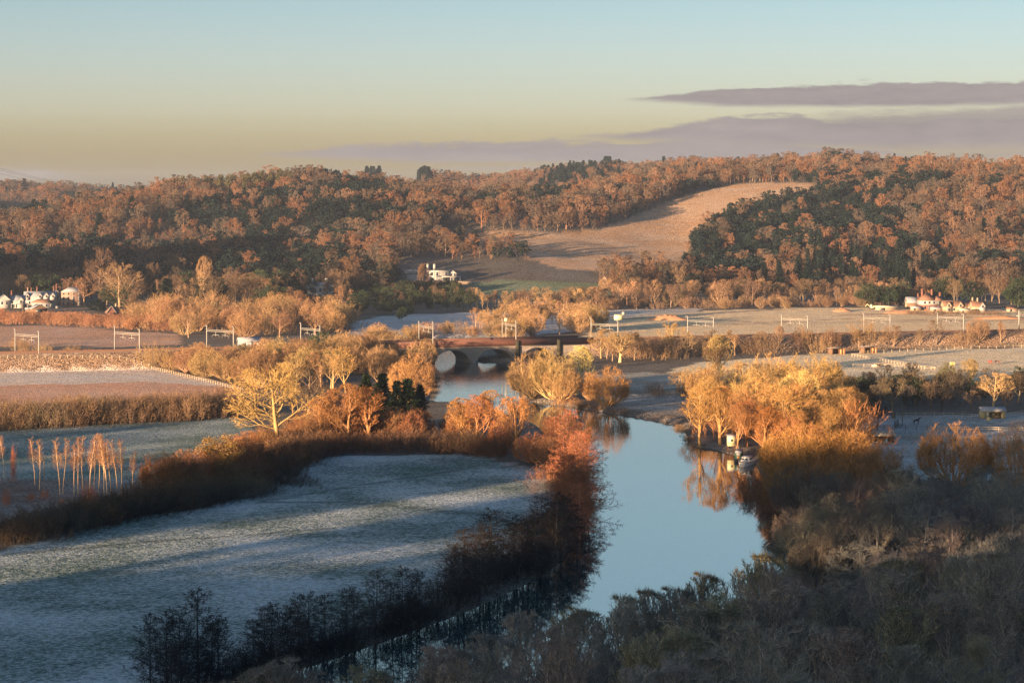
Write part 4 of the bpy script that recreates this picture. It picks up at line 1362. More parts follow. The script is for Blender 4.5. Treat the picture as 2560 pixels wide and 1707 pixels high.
# between the left field and the railway
fill([(120, 359), (170, 352), (238, 356), (250, 384), (205, 376), (160, 367)], 6.5, ['fan', 'fan', 'scrub'], (6, 10), LB, 'bushes at the corner of the left field', '%s golden bush from the left beside the fence of the left field', rg, 26, (1.0, 1.35))
fill([(236, 372), (262, 362), (352, 368), (340, 392), (300, 395), (248, 388)], 8.5, ['fan', 'bare', 'bare'], (9, 13), LB, 'golden trees behind the large oak', '%s golden tree from the left in the clump behind the large oak', rg, 24, (1.0, 1.25))
fill([(340, 352), (420, 352), (432, 360), (428, 378), (400, 384), (348, 372)], 8, ['fan', 'bare'], (7, 11), LB, 'golden trees left of the bridge', '%s golden tree from the left between the oak and the bridge', rg, 26, (1.0, 1.2))
fill([(238, 356), (345, 350), (350, 362), (250, 366)], 8, ['fan', 'bare', 'evergreen'], (8, 13), LB, 'trees beside the near side of the railway', '%s tree from the left on the near side of the railway', rg, 16, (1.0, 1.2))
# beyond the railway on the left
fill([(130, 322), (200, 317), (300, 316), (352, 318), (358, 334), (250, 338), (190, 338)], 9.5, ['fan', 'fan', 'bare', 'scrub'], (9, 15), LB, 'golden trees beyond the railway', '%s golden tree from the left beyond the railway', rg, 46, (1.05, 1.3))
fill([(-10, 316), (60, 316), (172, 322), (180, 333), (80, 326), (-10, 323)], 6.5, ['scrub', 'scrub', 'fan'], (5, 7.5), [(.40, .19, .11), (.36, .17, .10)], 'russet coppice below the white cottages', '%s russet thicket from the left below the white cottages', rg, 70, (1.1, 1.5))
fill([(-10, 346), (60, 345.5), (120, 350), (150, 354), (112, 356), (50, 352), (0, 351)], 7, ['scrub'], (3, 5), [(.28, .17, .10), (.20, .13, .09)], 'low bushes along the railway', '%s low bush from the left along the near side of the railway', rg, 14, (1.0, 1.3))
# woods at the foot of the left hill
for x_, b_, t_, w_, k_, c_, l_ in ((74, 299, 266, 24, 'bare', PINKB, 'spreading bare tree right behind the brown brick house'), (99, 302, 247, 34, 'oak', PINKB, 'tall broad tree between the brick house and the red-roofed bungalow'),
        (120, 310, 262, 46, 'bare', (.26, .16, .09), 'large pale fan-shaped tree above the red-roofed bungalow'), (98, 314, 299, 22, 'evergreen', GREEN, 'dark round evergreen left of the red-roofed bungalow'),
        (86, 300, 283, 14, 'evergreen', GREEN, 'dark evergreen beside the brown brick house'), (62, 297, 272, 20, 'bare', PINKB, 'bare tree rising behind the cream gable-end house'),
        (30, 297, 268, 26, 'bare', BROWN, 'brown tree behind the long white gabled house'), (8, 298, 266, 26, 'bare', BROWN, 'brown tree behind the leftmost white cottage'), (46, 298, 272, 20, 'evergreen', GREEN, 'dark evergreen behind the long white gabled house'),
        (145, 317, 300, 34, 'fan', (.34, .22, .11), 'round golden tree right of the red-roofed bungalow'), (167, 316, 278, 22, 'spruce', GREEN, 'tall dark conifer in the middle of the left wood edge'), (180, 314, 280, 30, 'bare', PINKB, 'bare tree beside the tall dark conifer'),
        (206, 311, 256, 20, 'tall', (.30, .19, .11), 'pale forked tree standing above the others at the left wood edge'), (214, 316, 276, 28, 'tall', PINKB, 'tall pinkish tree right of the dark conifer'), (250, 314, 272, 26, 'tall', PINKB, 'tall pinkish pair-like tree left of the white villa'),
        (290, 312, 268, 26, 'evergreen', GREEN, 'dark tree just left of the white villa'), (424, 291, 263, 13, 'tall', (.26, .15, .09), 'slim orange tree in front of the modern white house')):
    plant_px(k_, x_, b_, t_, w_, c_, l_)
fill([(-12, 300), (60, 298), (130, 298), (240, 297), (345, 297), (345, 303), (240, 304), (130, 303), (60, 303), (-12, 304)], 10.5, ['bare', 'evergreen', 'oak', 'tall', 'bare'], (12, 18), [PINKB, BROWN, (.28, .17, .10)], 'trees behind the left village', '%s tree from the left in the belt behind the left village', rg, 56, (1.0, 1.3))
fill([(590, 303), (700, 303), (900, 304), (900, 307.5), (700, 309), (600, 310)], 7, ['fan', 'scrub', 'fan'], (4, 7.5), [(.28, .17, .10), (.24, .15, .10)], 'brushwood at the foot of the right hill', '%s bush from the left in the brushwood at the foot of the right hill', rg, 44, (1.1, 1.4))
fill([(60, 306), (130, 303), (300, 299), (345, 303), (352, 316), (260, 315), (140, 317), (105, 312)], 12, ['bare', 'bare', 'evergreen', 'oak', 'spruce'], (13, 20), [PINKB, BROWN, (.32, .19, .11)], 'tall trees at the foot of the left hill', '%s tall tree from the left at the foot of the left wooded hill', rg, 42, (.95, 1.2))
fill([(345, 303), (400, 296), (455, 294), (462, 305), (480, 309), (420, 313), (360, 317)], 9, ['bare', 'evergreen', 'evergreen', 'tall', 'spruce', 'yew'], (8, 12.5), [PINKB, BROWN], 'mixed trees below the modern white house', '%s tree from the left in the dark wood below the modern white house', rg, 44, (.95, 1.2))
# behind the bridge
fill([(366, 336), (420, 333), (500, 333), (520, 338), (430, 340), (380, 342)], 6, ['fan', 'scrub', 'scrub'], (4, 7.5), [(.36, .22, .12), (.3, .2, .12)], 'pale bushes beyond the bridge', '%s pale bush from the left just beyond the bridge parapet', rg, 18, (1.0, 1.3))
fill([(475, 306), (520, 305), (590, 305), (600, 312), (560, 312), (500, 311), (478, 309)], 8.5, ['bare', 'tall', 'fan', 'bare'], (8, 12), [(.40, .25, .13), PINKB], 'golden trees across the frosty field', '%s golden tree from the left between the frosty field and the green meadow', rg, 34, (.95, 1.2))
fill([(470, 322), (520, 316), (585, 318), (600, 334), (560, 336), (500, 336), (475, 334)], 8.5, ['fan', 'bare', 'tall'], (7, 12), [(.42, .26, .12), (.38, .22, .12)], 'golden trees behind the right end of the bridge', '%s golden tree from the left behind the right end of the bridge', rg, 34, (1.0, 1.2))
fill([(382, 318), (408, 317), (405, 321), (385, 321)], 9, ['evergreen'], (7, 8), [(.15, .1, .07)], 'dark round bush in the frosty field', '%s dark round bush from the left in the frosty field', rg, 1)
# foot of the right hill
fill([(585, 300), (640, 300), (700, 300), (800, 300), (900, 301), (930, 303), (900, 305), (800, 306), (690, 307), (620, 309), (590, 308)], 10, ['bare', 'tall', 'bare', 'fan', 'bare'], (10, 16), [PINKB, (.38, .22, .13), BROWN], 'pale trees at the foot of the right hill', '%s pale bare tree from the left at the foot of the right wooded hill', rg, 80, (.95, 1.15))
fill([(925, 301), (1035, 301), (1035, 309), (1018, 310), (1000, 305), (950, 305)], 11, ['tall', 'bare', 'evergreen'], (13, 18), [PINKB, BROWN], 'tall trees behind the right cottages', '%s tall tree from the left behind the cottages on the right', rg, 20)
fill([(862, 304), (902, 304), (900, 306.5), (864, 307)], 13, ['evergreen'], (11, 14), [GREEN], 'dark evergreens beside the right cottages', '%s dark evergreen from the left beside the right cottages', rg, 4)
# right embankment and paddock edge
fill([(600, 346), (700, 343), (800, 340.5), (900, 338), (1035, 335.5), (1035, 343), (900, 347.5), (800, 352), (700, 357), (600, 362)], 6.6, ['bare', 'scrub', 'scrub', 'fan', 'tall'], (5, 10.5), [(.30, .18, .11), (.34, .21, .11), (.20, .13, .09), (.26, .16, .10)], 'bushes and trees on the railway bank', '%s tree or bush from the left on the railway bank right of the bridge', rg, 84, (.95, 1.25))
fill([(640, 391), (700, 388), (740, 392), (700, 400), (650, 397)], 9, ['scrub'], (3, 5), [(.22, .13, .08)], 'low brown bushes beyond the right bank', '%s low brown bush from the left on the lawn beyond the right bank', rg, 8)
# garden wood on the right
fill([(846, 396), (900, 388), (1035, 388), (1035, 412), (990, 411), (880, 412), (850, 414)], 9, ['bare', 'evergreen', 'bare', 'scrub', 'bare'], (6, 10), [(.12, .09, .07), (.16, .11, .08), (.10, .08, .07)], 'dark garden trees right of the grove', '%s dark garden tree from the left between the lit paddock and the horse paddock', rg, 40, (1.0, 1.3))
fill([(850, 388), (900, 386.5), (960, 386), (960, 389), (900, 390), (850, 392)], 6, ['scrub', 'fan'], (4, 6), [(.44, .28, .14), (.36, .22, .12)], 'golden bushes on the near edge of the lit paddock', '%s golden bush from the left on the near edge of the lit paddock', rg, 14, (1.0, 1.3))
fill([(722, 430), (760, 424), (850, 430), (862, 444), (830, 470), (770, 470), (735, 456)], 9, ['fan', 'tall', 'scrub'], (8, 13), [(.42, .22, .08), (.40, .18, .07)], 'orange trees filling the riverside grove', '%s orange tree from the left filling the riverside grove', rg, 26, (1.0, 1.3))
fill([(700, 396), (760, 396), (850, 400), (856, 420), (800, 420), (730, 424), (705, 420)], 9, ['fan', 'bare'], (8, 12), [(.44, .28, .11), (.42, .24, .09)], 'golden trees at the back of the riverside grove', '%s golden tree from the left at the back of the riverside grove', rg, 24, (1.0, 1.2))
# shaded wood in the lower right
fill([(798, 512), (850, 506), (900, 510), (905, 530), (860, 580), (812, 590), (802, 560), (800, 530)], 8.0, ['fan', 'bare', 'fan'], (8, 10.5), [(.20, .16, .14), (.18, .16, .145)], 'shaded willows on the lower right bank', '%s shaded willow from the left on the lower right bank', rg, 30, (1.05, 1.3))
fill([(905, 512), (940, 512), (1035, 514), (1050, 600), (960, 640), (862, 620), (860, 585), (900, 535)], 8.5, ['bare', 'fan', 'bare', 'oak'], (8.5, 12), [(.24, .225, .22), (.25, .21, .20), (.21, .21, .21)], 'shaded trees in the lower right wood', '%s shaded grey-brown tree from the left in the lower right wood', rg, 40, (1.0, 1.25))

# trees on the slope below the viewpoint: their tops make the dark foreground
OUT = [(195, 676), (217, 664), (288, 668), (382, 652), (440, 640), (500, 622), (541, 604), (591, 588), (623, 586), (657, 574), (702, 556), (724, 552), (758, 534), (788, 545),
       (800, 570), (830, 574), (854, 568), (884, 557), (923, 546), (970, 540), (1040, 528)]
def top_at(px):
    return float(np.interp(px, [p[0] for p in OUT], [p[1] for p in OUT]))
rn = R_(404)
nh = []
for (Y0, off, step, hmax) in ((236, 0, 30, 17), (205, 16, 36, 17), (172, 44, 44, 15), (142, 84, 54, 13), (118, 122, 64, 11)):
    x = 205 + rn.uniform(0, 20)
    while x < 1050:
        Yt = Y0 * (1 + .05 * rn.normal())
        if x < 480: Yt = min(Yt, 200)
        X = (x - 512) / F * Yt
        zb = gz(X, Yt)
        tp = top_at(x) + off + rn.normal() * 7 + (rn.random() ** 2) * 16 + 4
        zt = CAM_Z - (tp - HY) / F * Yt
        h = zt - zb
        if h > 3.0 and tp < 700 and not bool(inpoly(X, Yt, RIVER)):
            h = min(h, 24)
            c = (.29, .26, .24) if rn.random() < .6 else (.28, .225, .21) if rn.random() < .6 else (.28, .25, .18)
            nh.append(plant('near', X, Yt, h, max(.75, min(1.5, 6.2 / (h * .42))) * rn.uniform(.95, 1.15), c, None, 'bare trees on the slope below the viewpoint', rng=rn, z=zb - .2, bark=tuple(min(1, v * 1.5) for v in c)))
        x += step * rn.uniform(.75, 1.25)
number_group(nh, '%s bare tree from the left in the dark thicket filling the foreground')
print('counts', COUNT)
# ---------------------------------------------------------------- built things
def M(name, col, rough=.8, **kw):
    return simple_mat(name, col, rough, **kw)
MAT = {
    'ivy_green': M('ivy', (.035, .035, .022), .9, noise=.5, nscale=3, bump=.2),
    'white': M('white_render', (.27, .27, .27), noise=.2, nscale=.8), 'cream': M('cream_render', (.27, .21, .15), noise=.2),
    'stone': M('weathered_stone', (.20, .17, .15), noise=.45, nscale=.9, bump=.05), 'brick': M('red_brick', (.14, .062, .046), noise=.3, nscale=1.5),
    'brown_brick': M('brown_brick', (.23, .15, .12), noise=.25, nscale=2), 'slate': M('frosted_slate', (.20, .22, .25), noise=.2, nscale=.7),
    'tile': M('brown_roof_tiles', (.15, .085, .06), noise=.3, nscale=1), 'frost_roof': M('frosted_roof', (.28, .28, .30), noise=.12, nscale=1),
    'glass': M('dark_window', (.03, .04, .05), .25, noise=.1), 'timber': M('dark_timber', (.13, .08, .05), noise=.3, nscale=2),
    'pale_timber': M('weathered_rails', (.42, .34, .25), noise=.25, nscale=2), 'steel': M('galvanised_steel', (.25, .245, .23), .5, noise=.1),
    'ballast': M('track_ballast', (.14, .10, .08), noise=.4, nscale=2), 'rail': M('rusty_rail', (.16, .09, .06), .5), 'yellow': M('pale_yellow_paint', (.62, .56, .34), .5, noise=.1),
    'black': M('black_paint', (.02, .022, .025), .4), 'green': M('dark_green_paint', (.03, .09, .06), .4), 'red_rug': M('red_horse_rug', (.40, .05, .04), .9),
    'dark_horse': M('dark_horse_coat', (.035, .028, .03), .7), 'brown_horse': M('brown_horse_coat', (.12, .05, .03), .7), 'blue': M('blue_plastic', (.05, .28, .42), .4),
    'door': M('orange_brown_door', (.42, .20, .09)), 'soil': M('bare_soil', (.34, .19, .11), noise=.3, nscale=.5), 'wire': M('dark_wire', (.05, .045, .045), .5),
    'boat_white': M('boat_gelcoat', (.74, .70, .62), .35, noise=.06), 'hay': M('hay', (.45, .33, .15), .9, noise=.3, nscale=4), 'sheet': M('corrugated_sheet', (.55, .45, .30), .6, noise=.3, nscale=1.2),
    'ivy': LEAF,
}

def box_v(x0, x1, y0, y1, z0, z1):
    v = [(x, y, z) for z in (z0, z1) for x, y in ((x0, y0), (x1, y0), (x1, y1), (x0, y1))]
    q = [(0, 3, 2, 1), (4, 5, 6, 7), (0, 1, 5, 4), (1, 2, 6, 5), (2, 3, 7, 6), (3, 0, 4, 7)]
    return v, q
class Bag(MeshBag):
    def box(self, x0, x1, y0, y1, z0, z1):
        v, q = box_v(x0, x1, y0, y1, z0, z1); self.add(v, quad=q); return self
    def cbox(self, cx, cy, cz, sx, sy, sz):
        return self.box(cx - sx / 2, cx + sx / 2, cy - sy / 2, cy + sy / 2, cz - sz / 2, cz + sz / 2)
    def bar(self, a, b, r, sides=6, r2=None):
        l = np.array([[a, b]], float)
        self.tubes(l, np.array([r], float), np.array([r if r2 is None else r2], float), sides)
        return self
    def poly(self, pts, quads=None, tris=None):
        self.add(pts, tri=tris, quad=quads); return self
    def put(self, name, mat, parent=None, loc=None):
        return link(name, self.mesh(name, [MAT[mat] if isinstance(mat, str) else mat]), parent, loc)

def gable_roof(x0, x1, y0, y1, z, h, ov=.35, axis='x', th=.18):
    b = Bag()
    if axis == 'x':
        ym = (y0 + y1) / 2
        P = [(x0 - ov, y0 - ov, z - ov * .6), (x1 + ov, y0 - ov, z - ov * .6), (x1 + ov, ym, z + h), (x0 - ov, ym, z + h), (x0 - ov, y1 + ov, z - ov * .6), (x1 + ov, y1 + ov, z - ov * .6)]
    else:
        xm = (x0 + x1) / 2
        P = [(x0 - ov, y1 + ov, z - ov * .6), (x0 - ov, y0 - ov, z - ov * .6), (xm, y0 - ov, z + h), (xm, y1 + ov, z + h), (x1 + ov, y1 + ov, z - ov * .6), (x1 + ov, y0 - ov, z - ov * .6)]
    Pt = P + [(x, y, zz + th) for x, y, zz in P]
    b.poly(Pt, quads=[(0, 1, 2, 3), (3, 2, 5, 4), (6, 9, 8, 7), (9, 10, 11, 8), (0, 6, 7, 1), (4, 5, 11, 10), (1, 7, 8, 2), (2, 8, 11, 5), (0, 3, 9, 6), (3, 4, 10, 9)])
    return b

def gable_walls(x0, x1, y0, y1, z, h, axis='x', z0=-1.0):
    b = Bag().box(x0, x1, y0, y1, z0, z)
    if axis == 'x':
        ym = (y0 + y1) / 2
        b.poly([(x0, y0, z), (x0, y1, z), (x0, ym, z + h)], tris=[(0, 2, 1)]); b.poly([(x1, y0, z), (x1, y1, z), (x1, ym, z + h)], tris=[(0, 1, 2)])
    else:
        xm = (x0 + x1) / 2
        b.poly([(x0, y0, z), (x1, y0, z), (xm, y0, z + h)], tris=[(0, 1, 2)]); b.poly([(x0, y1, z), (x1, y1, z), (xm, y1, z + h)], tris=[(0, 2, 1)])
    return b

def hip_roof(x0, x1, y0, y1, z, h, ov=.5):
    ym = (y0 + y1) / 2; k = min((y1 - y0) / 2, (x1 - x0) / 2 - .1)
    a = (x0 - ov, y0 - ov, z); b_ = (x1 + ov, y0 - ov, z); c = (x1 + ov, y1 + ov, z); d = (x0 - ov, y1 + ov, z)
    e = (x0 + k, ym, z + h); f = (x1 - k, ym, z + h)
    return Bag().poly([a, b_, c, d, e, f], quads=[(0, 1, 5, 4), (2, 3, 4, 5), (0, 3, 2, 1)], tris=[(3, 0, 4), (1, 2, 5)])

def window(parent, x, z, y, w=1.0, h=1.4, side='front', frame='white'):
    """a framed window standing just proud of its wall; side front means facing -y"""
    f = Bag()
    if side == 'front':
        f.box(x - w / 2 - .12, x + w / 2 + .12, y - .06, y, z - h / 2 - .12, z + h / 2 + .12)
        g = Bag().box(x - w / 2, x + w / 2, y - .075, y - .062, z - h / 2, z + h / 2)
    else:
        f.box(y - .06, y, x - w / 2 - .12, x + w / 2 + .12, z - h / 2 - .12, z + h / 2 + .12)
        g = Bag().box(y - .075, y - .062, x - w / 2, x + w / 2, z - h / 2, z + h / 2)
    fo = f.put('window', frame, parent); g.put('pane', 'glass', fo)
    return fo

def chimney(parent, x, y, z0, z1, mat='brick', w=.8):
    c = Bag().cbox(x, y, (z0 + z1) / 2, w, w, z1 - z0).cbox(x, y, z1 + .06, w + .2, w + .2, .14)
    c.bar((x - w * .2, y, z1 + .1), (x - w * .2, y, z1 + .55), .14).bar((x + w * .2, y, z1 + .1), (x + w * .2, y, z1 + .55), .14)
    return c.put('chimney', mat, parent)

def site(px, py, rz=0.0, name='house', **kw):
    X, Y = hit(px, py)
    return empty(name, (X, Y, gz(X, Y)), rz, **kw), Y / F       # the empty and metres per pixel there

# --- houses on the left
def left_village():
    o, m = site(18, 307.5, .25, 'white_cottage', label='white cottage with two gables and a low porch at the left edge', cat='house')
    gable_walls(-11.5, -4, -3, 5, 4.6, 3, 'y').put('wall', 'white', o); gable_roof(-11.5, -4, -3, 5, 4.6, 3, .35, 'y').put('roof', 'slate', o)
    gable_walls(-4, 4, -2, 5, 4.4, 2.6, 'x').put('wall', 'white', o); gable_roof(-4, 4, -2, 5, 4.4, 2.6).put('roof', 'slate', o)
    gable_walls(-.5, 3.2, -3.4, -2, 4.2, 2.2, 'y').put('gable', 'white', o); gable_roof(-.5, 3.2, -3.4, 0, 4.2, 2.2, .3, 'y').put('roof', 'slate', o)
    Bag().box(-4, 5.5, -5.6, -3.41, 2.5, 2.7).box(-4, -3.7, -5.5, -5.2, -.5, 2.49).box(.5, .8, -5.5, -5.2, -.5, 2.49).box(5, 5.3, -5.5, -5.2, -.5, 2.49).put('porch', 'white', o)
    chimney(o, -3.5, 1, 5, 9.4)
    for x in (-9, -6.5): window(o, x, 3, -3.0)
    window(o, 1.3, 3.6, -3.4, .9, 1.3)
    for x in (-2.5, -1, 2, 4): window(o, x, 1.2, -2.0 if x > -.5 and False else -2.0, .8, 1.6)
    o, m = site(41, 304.5, .22, 'white_terrace', label='long white house with many small gables and tall red chimneys', cat='house')
    Bag().box(-9.5, 9, -3.5, 3.5, -1, 5.2).put('wall', 'white', o); gable_roof(-9.5, 9, -3.5, 3.5, 5.2, 2.6).put('roof', 'slate', o)
    for x in (-8, -.8, 3, 6.6):
        gable_walls(x - 1.5, x + 1.5, -3.9, -3.4, 5.2, 2.0, 'y', 3).put('gable', 'white', o); gable_roof(x - 1.5, x + 1.5, -3.9, -.5, 5.2, 2.0, .25, 'y').put('dormer_roof', 'slate', o)
        window(o, x, 5.2, -3.9, .8, 1.2)
    for x in (-6.6, -4.2, 3, 5.5): window(o, x, 1.6, -3.5, .9, 1.4)
    for x, z in ((-5.5, 9.5), (-2.2, 10.2), (7.3, 10.6), (-7.5, 9.8)): chimney(o, x, 1.2, 6, z, 'brick' if x > -7 else 'brown_brick')
    o, m = site(43, 307.8, .3, 'white_lodge', label='low white house with a brown hipped roof in front of the gabled one', cat='house')
    Bag().box(-6, 6, -3, 3, -1, 3.3).put('wall', 'white', o); hip_roof(-6, 6, -3, 3, 3.3, 1.9).put('roof', 'tile', o)
    for x in (-4, -1.2, 1.5, 4.3): window(o, x, 1.7, -3, .9, 1.2)
    Bag().box(6, 8.5, -2.5, 0, -1, 1.2).put('terrace', 'white', o)
    o, m = site(56.5, 304, .25, 'yellow_gabled_house', label='cream gable-end house glowing yellow beside the brown brick one', cat='house')
    gable_walls(-3.2, 3.2, -5, 6, 5.2, 3.2, 'y').put('wall', 'cream', o); gable_roof(-3.2, 3.2, -5, 6, 5.2, 3.2, .35, 'y').put('roof', 'slate', o)
    window(o, .3, 4.2, -5, .8, 1.4); window(o, -1.6, 1.5, -5, .8, 1.3); chimney(o, 0, 1, 8, 11.6); chimney(o, 3, 0, 6, 9.8)
    o, m = site(72, 305, .12, 'brick_house', label='three-storey brown brick house with a frosted slate roof', cat='house')
    Bag().box(-5.8, 5.8, -4, 4, -1, 8).put('wall', 'brown_brick', o); hip_roof(-5.8, 5.8, -4, 4, 8, 2.6).put('roof', 'slate', o); chimney(o, 2.5, 0, 9.8, 12.2)
    for x in (-4.6, -1.9, 1.1, 4.4):
        window(o, x, 6.9, -4, .9, .9); window(o, x, 4.2, -4, 1.0, 1.9); window(o, x, 1.3, -4, 1.0, 1.8)
    o, m = site(38.5, 312, .5, 'barn', label='dark barn with a grey frosted roof below the white houses', cat='barn')
    gable_walls(-4.5, 4, -3, 3, 2.2, 2.2, 'y').put('wall', 'timber', o); gable_roof(-4.5, 4, -3, 3, 2.2, 2.2, .3, 'y').put('roof', 'slate', o)
    Bag().box(-2, 1, -3.05, -3.01, 0, 1.9).put('door', 'glass', o)
    o, m = site(30.5, 311.5, .2, 'garden_shed', label='low grey shed left of the dark barn', cat='shed')
    Bag().box(-2.8, 2.8, -1.5, 1.5, -1, 1.6).put('wall', 'timber', o); gable_roof(-2.8, 2.8, -1.5, 1.5, 1.6, .7, .2).put('roof', 'slate', o)
    o, m = site(117, 316.5, .35, 'bungalow', label='small red-roofed bungalow half hidden beyond the russet thickets', cat='house')
    gable_walls(-3.6, 5, -3, 3, 2.6, 2.4, 'x').put('wall', 'brick', o); gable_roof(-3.6, 5, -3, 3, 2.6, 2.4).put('roof', 'tile', o)
    gable_walls(-6, -1.5, -4.5, -2.9, 2.5, 3.1, 'y').put('gable', 'brick', o); gable_roof(-6, -1.5, -4.5, 1, 2.5, 3.1, .4, 'y').put('roof', 'tile', o)
    Bag().bar((-6.4, -5.0, 2.4), (-3.75, -5.0, 5.9), .12).bar((-1.1, -5.0, 2.4), (-3.75, -5.0, 5.9), .12).put('bargeboard', 'white', o)
    window(o, 1, 1.3, -3, 1, 1.2); window(o, 3, 1.3, -3, 1, 1.2); chimney(o, -.5, .5, 4.2, 6.6, 'cream')
    o, m = site(105.5, 292, .1, 'hut', label='tiny pale hut in the trees right of the brown brick house', cat='hut')
    Bag().box(-3, 3, -1.5, 1.5, -1, 1.7).put('wall', 'cream', o); gable_roof(-3, 3, -1.5, 1.5, 1.7, .6, .2).put('roof', 'frost_roof', o); window(o, 0, 1, -1.5, .8, .7)
    # partly hidden mansion
    o, m = site(320, 300, .1, 'white_villa', label='flat-roofed white villa with tall chimneys glimpsed through trees left of centre', cat='house')
    Bag().box(-8, 7.5, -5, 5, -2, 9).box(-8.3, 7.8, -5.3, 5.3, 9, 9.5).put('wall', 'white', o); hip_roof(-7, 6.5, -4.5, 4.5, 9.5, 1.5, 0).put('roof', 'frost_roof', o)
    chimney(o, 3.8, 0, 9.6, 13, 'white', 1.8); chimney(o, -4.4, 0, 9.6, 13, 'white', 1.1)
    for x in (-6, -3, 0, 3, 6):
        window(o, x, 6.6, -5, 1.1, 1.9); window(o, x, 2.5, -5, 1.1, 2.2)
    Bag().box(-21, -12, -3, 3, -2, 7.5).box(-21.2, -11.8, -3.2, 3.2, 7.5, 7.9).put('wing', 'white', o)
    for x in (-18.5, -15): window(o, x, 5.2, -3, 1.1, 1.8)

def modern_house():
    X, Y = hit(441, 281)
    o = empty('modern_house', (X, Y, gz(X, Y)), .12, label='modern white house with flat roofs and terrace above the green meadow', cat='house')
    Bag().box(-8, 5, -5, 4, -2, 6.6).box(-8.3, 5.3, -5.3, 4.3, 6.6, 7.1).put('wall', 'white', o)
    Bag().box(-2, 5.0, -5.06, -5.0, 3.3, 3.6).box(-4.9, -4.7, -5.08, -5.0, 0, 6.5).box(-1.4, -1.2, -5.08, -5.0, 0, 6.5).put('trim', 'black', o)
    gable_walls(5, 9.8, -4, 3, 5.0, 2.0, 'y').put('wing', 'white', o); gable_roof(5, 9.8, -4, 3, 5.0, 2.0, .3, 'y').put('wing_roof', 'slate', o)
    Bag().box(0, 12, -8, -5.07, 3.0, 3.5).box(11.4, 11.9, -7.9, -7.5, -1.5, 2.99).box(5.2, 5.6, -7.9, -7.5, -1.5, 2.99).box(.1, .5, -7.9, -7.5, -1.5, 2.99).put('veranda', 'white', o)
    for x, z, w in ((-6.5, 5, 1.6), (-3, 5, 1.4), (2.6, 5, 1.4), (-6.3, 1.6, 1.8), (2, 1.4, 2.6)): window(o, x, z, -5.0, w, 1.8)
    for x in (6.3, 8.2): window(o, x, 4.4, -4.0, .9, 1.6); window(o, x, 1.3, -4.0, 1.4, 2.0)
    chimney(o, -8.5, 1, 6, 10.8, 'white', 1.3); chimney(o, -4.2, 1, 7.1, 10.8, 'white', 1.5)
    Bag().box(-22, -13, -2, 4, -2, 4.2).box(-22.2, -12.8, -2.2, 4.2, 4.2, 4.5).put('pavilion', 'white', o)
    Bag().box(8, 19, -12, -11.7, -2, .4).put('terrace_wall', 'cream', o)
    X, Y = hit(412, 273)
    w = empty('garden_wall', (X, Y, gz(X, Y)), .05, label='long pale rendered garden wall left of the modern white house', cat='wall')
    Bag().box(-6, 6, -.2, .2, -1, 2.4).put('wall_face', 'white', w); Bag().box(-6.1, 6.1, -.3, .3, 2.4, 2.6).put('coping', 'frost_roof', w)
    X, Y = hit(605, 284)
    o = empty('half_timbered_cottage', (X, Y, gz(X, Y)), -.35, label='small half-timbered cottage at the right end of the green meadow', cat='house')
    gable_walls(-3.4, 3.4, -3, 3, 4.4, 2.8, 'y').put('wall', 'cream', o); gable_roof(-3.4, 3.4, -3, 3, 4.4, 2.8, .4, 'y').put('roof', 'tile', o)
    b = Bag()
    for x in (-3.3, -1.7, 0, 1.7, 3.3): b.box(x - .1, x + .1, -3.06, -3.0, 0, 4.4)
    b.box(-3.19, 3.19, -3.09, -3.062, 2.5, 2.7).put('timber_frame', 'timber', o); window(o, -.85, 3.5, -3.0, .8, 1); window(o, .85, 1.3, -3.0, .8, 1.1)

    o.scale = (.72, .72, .72)
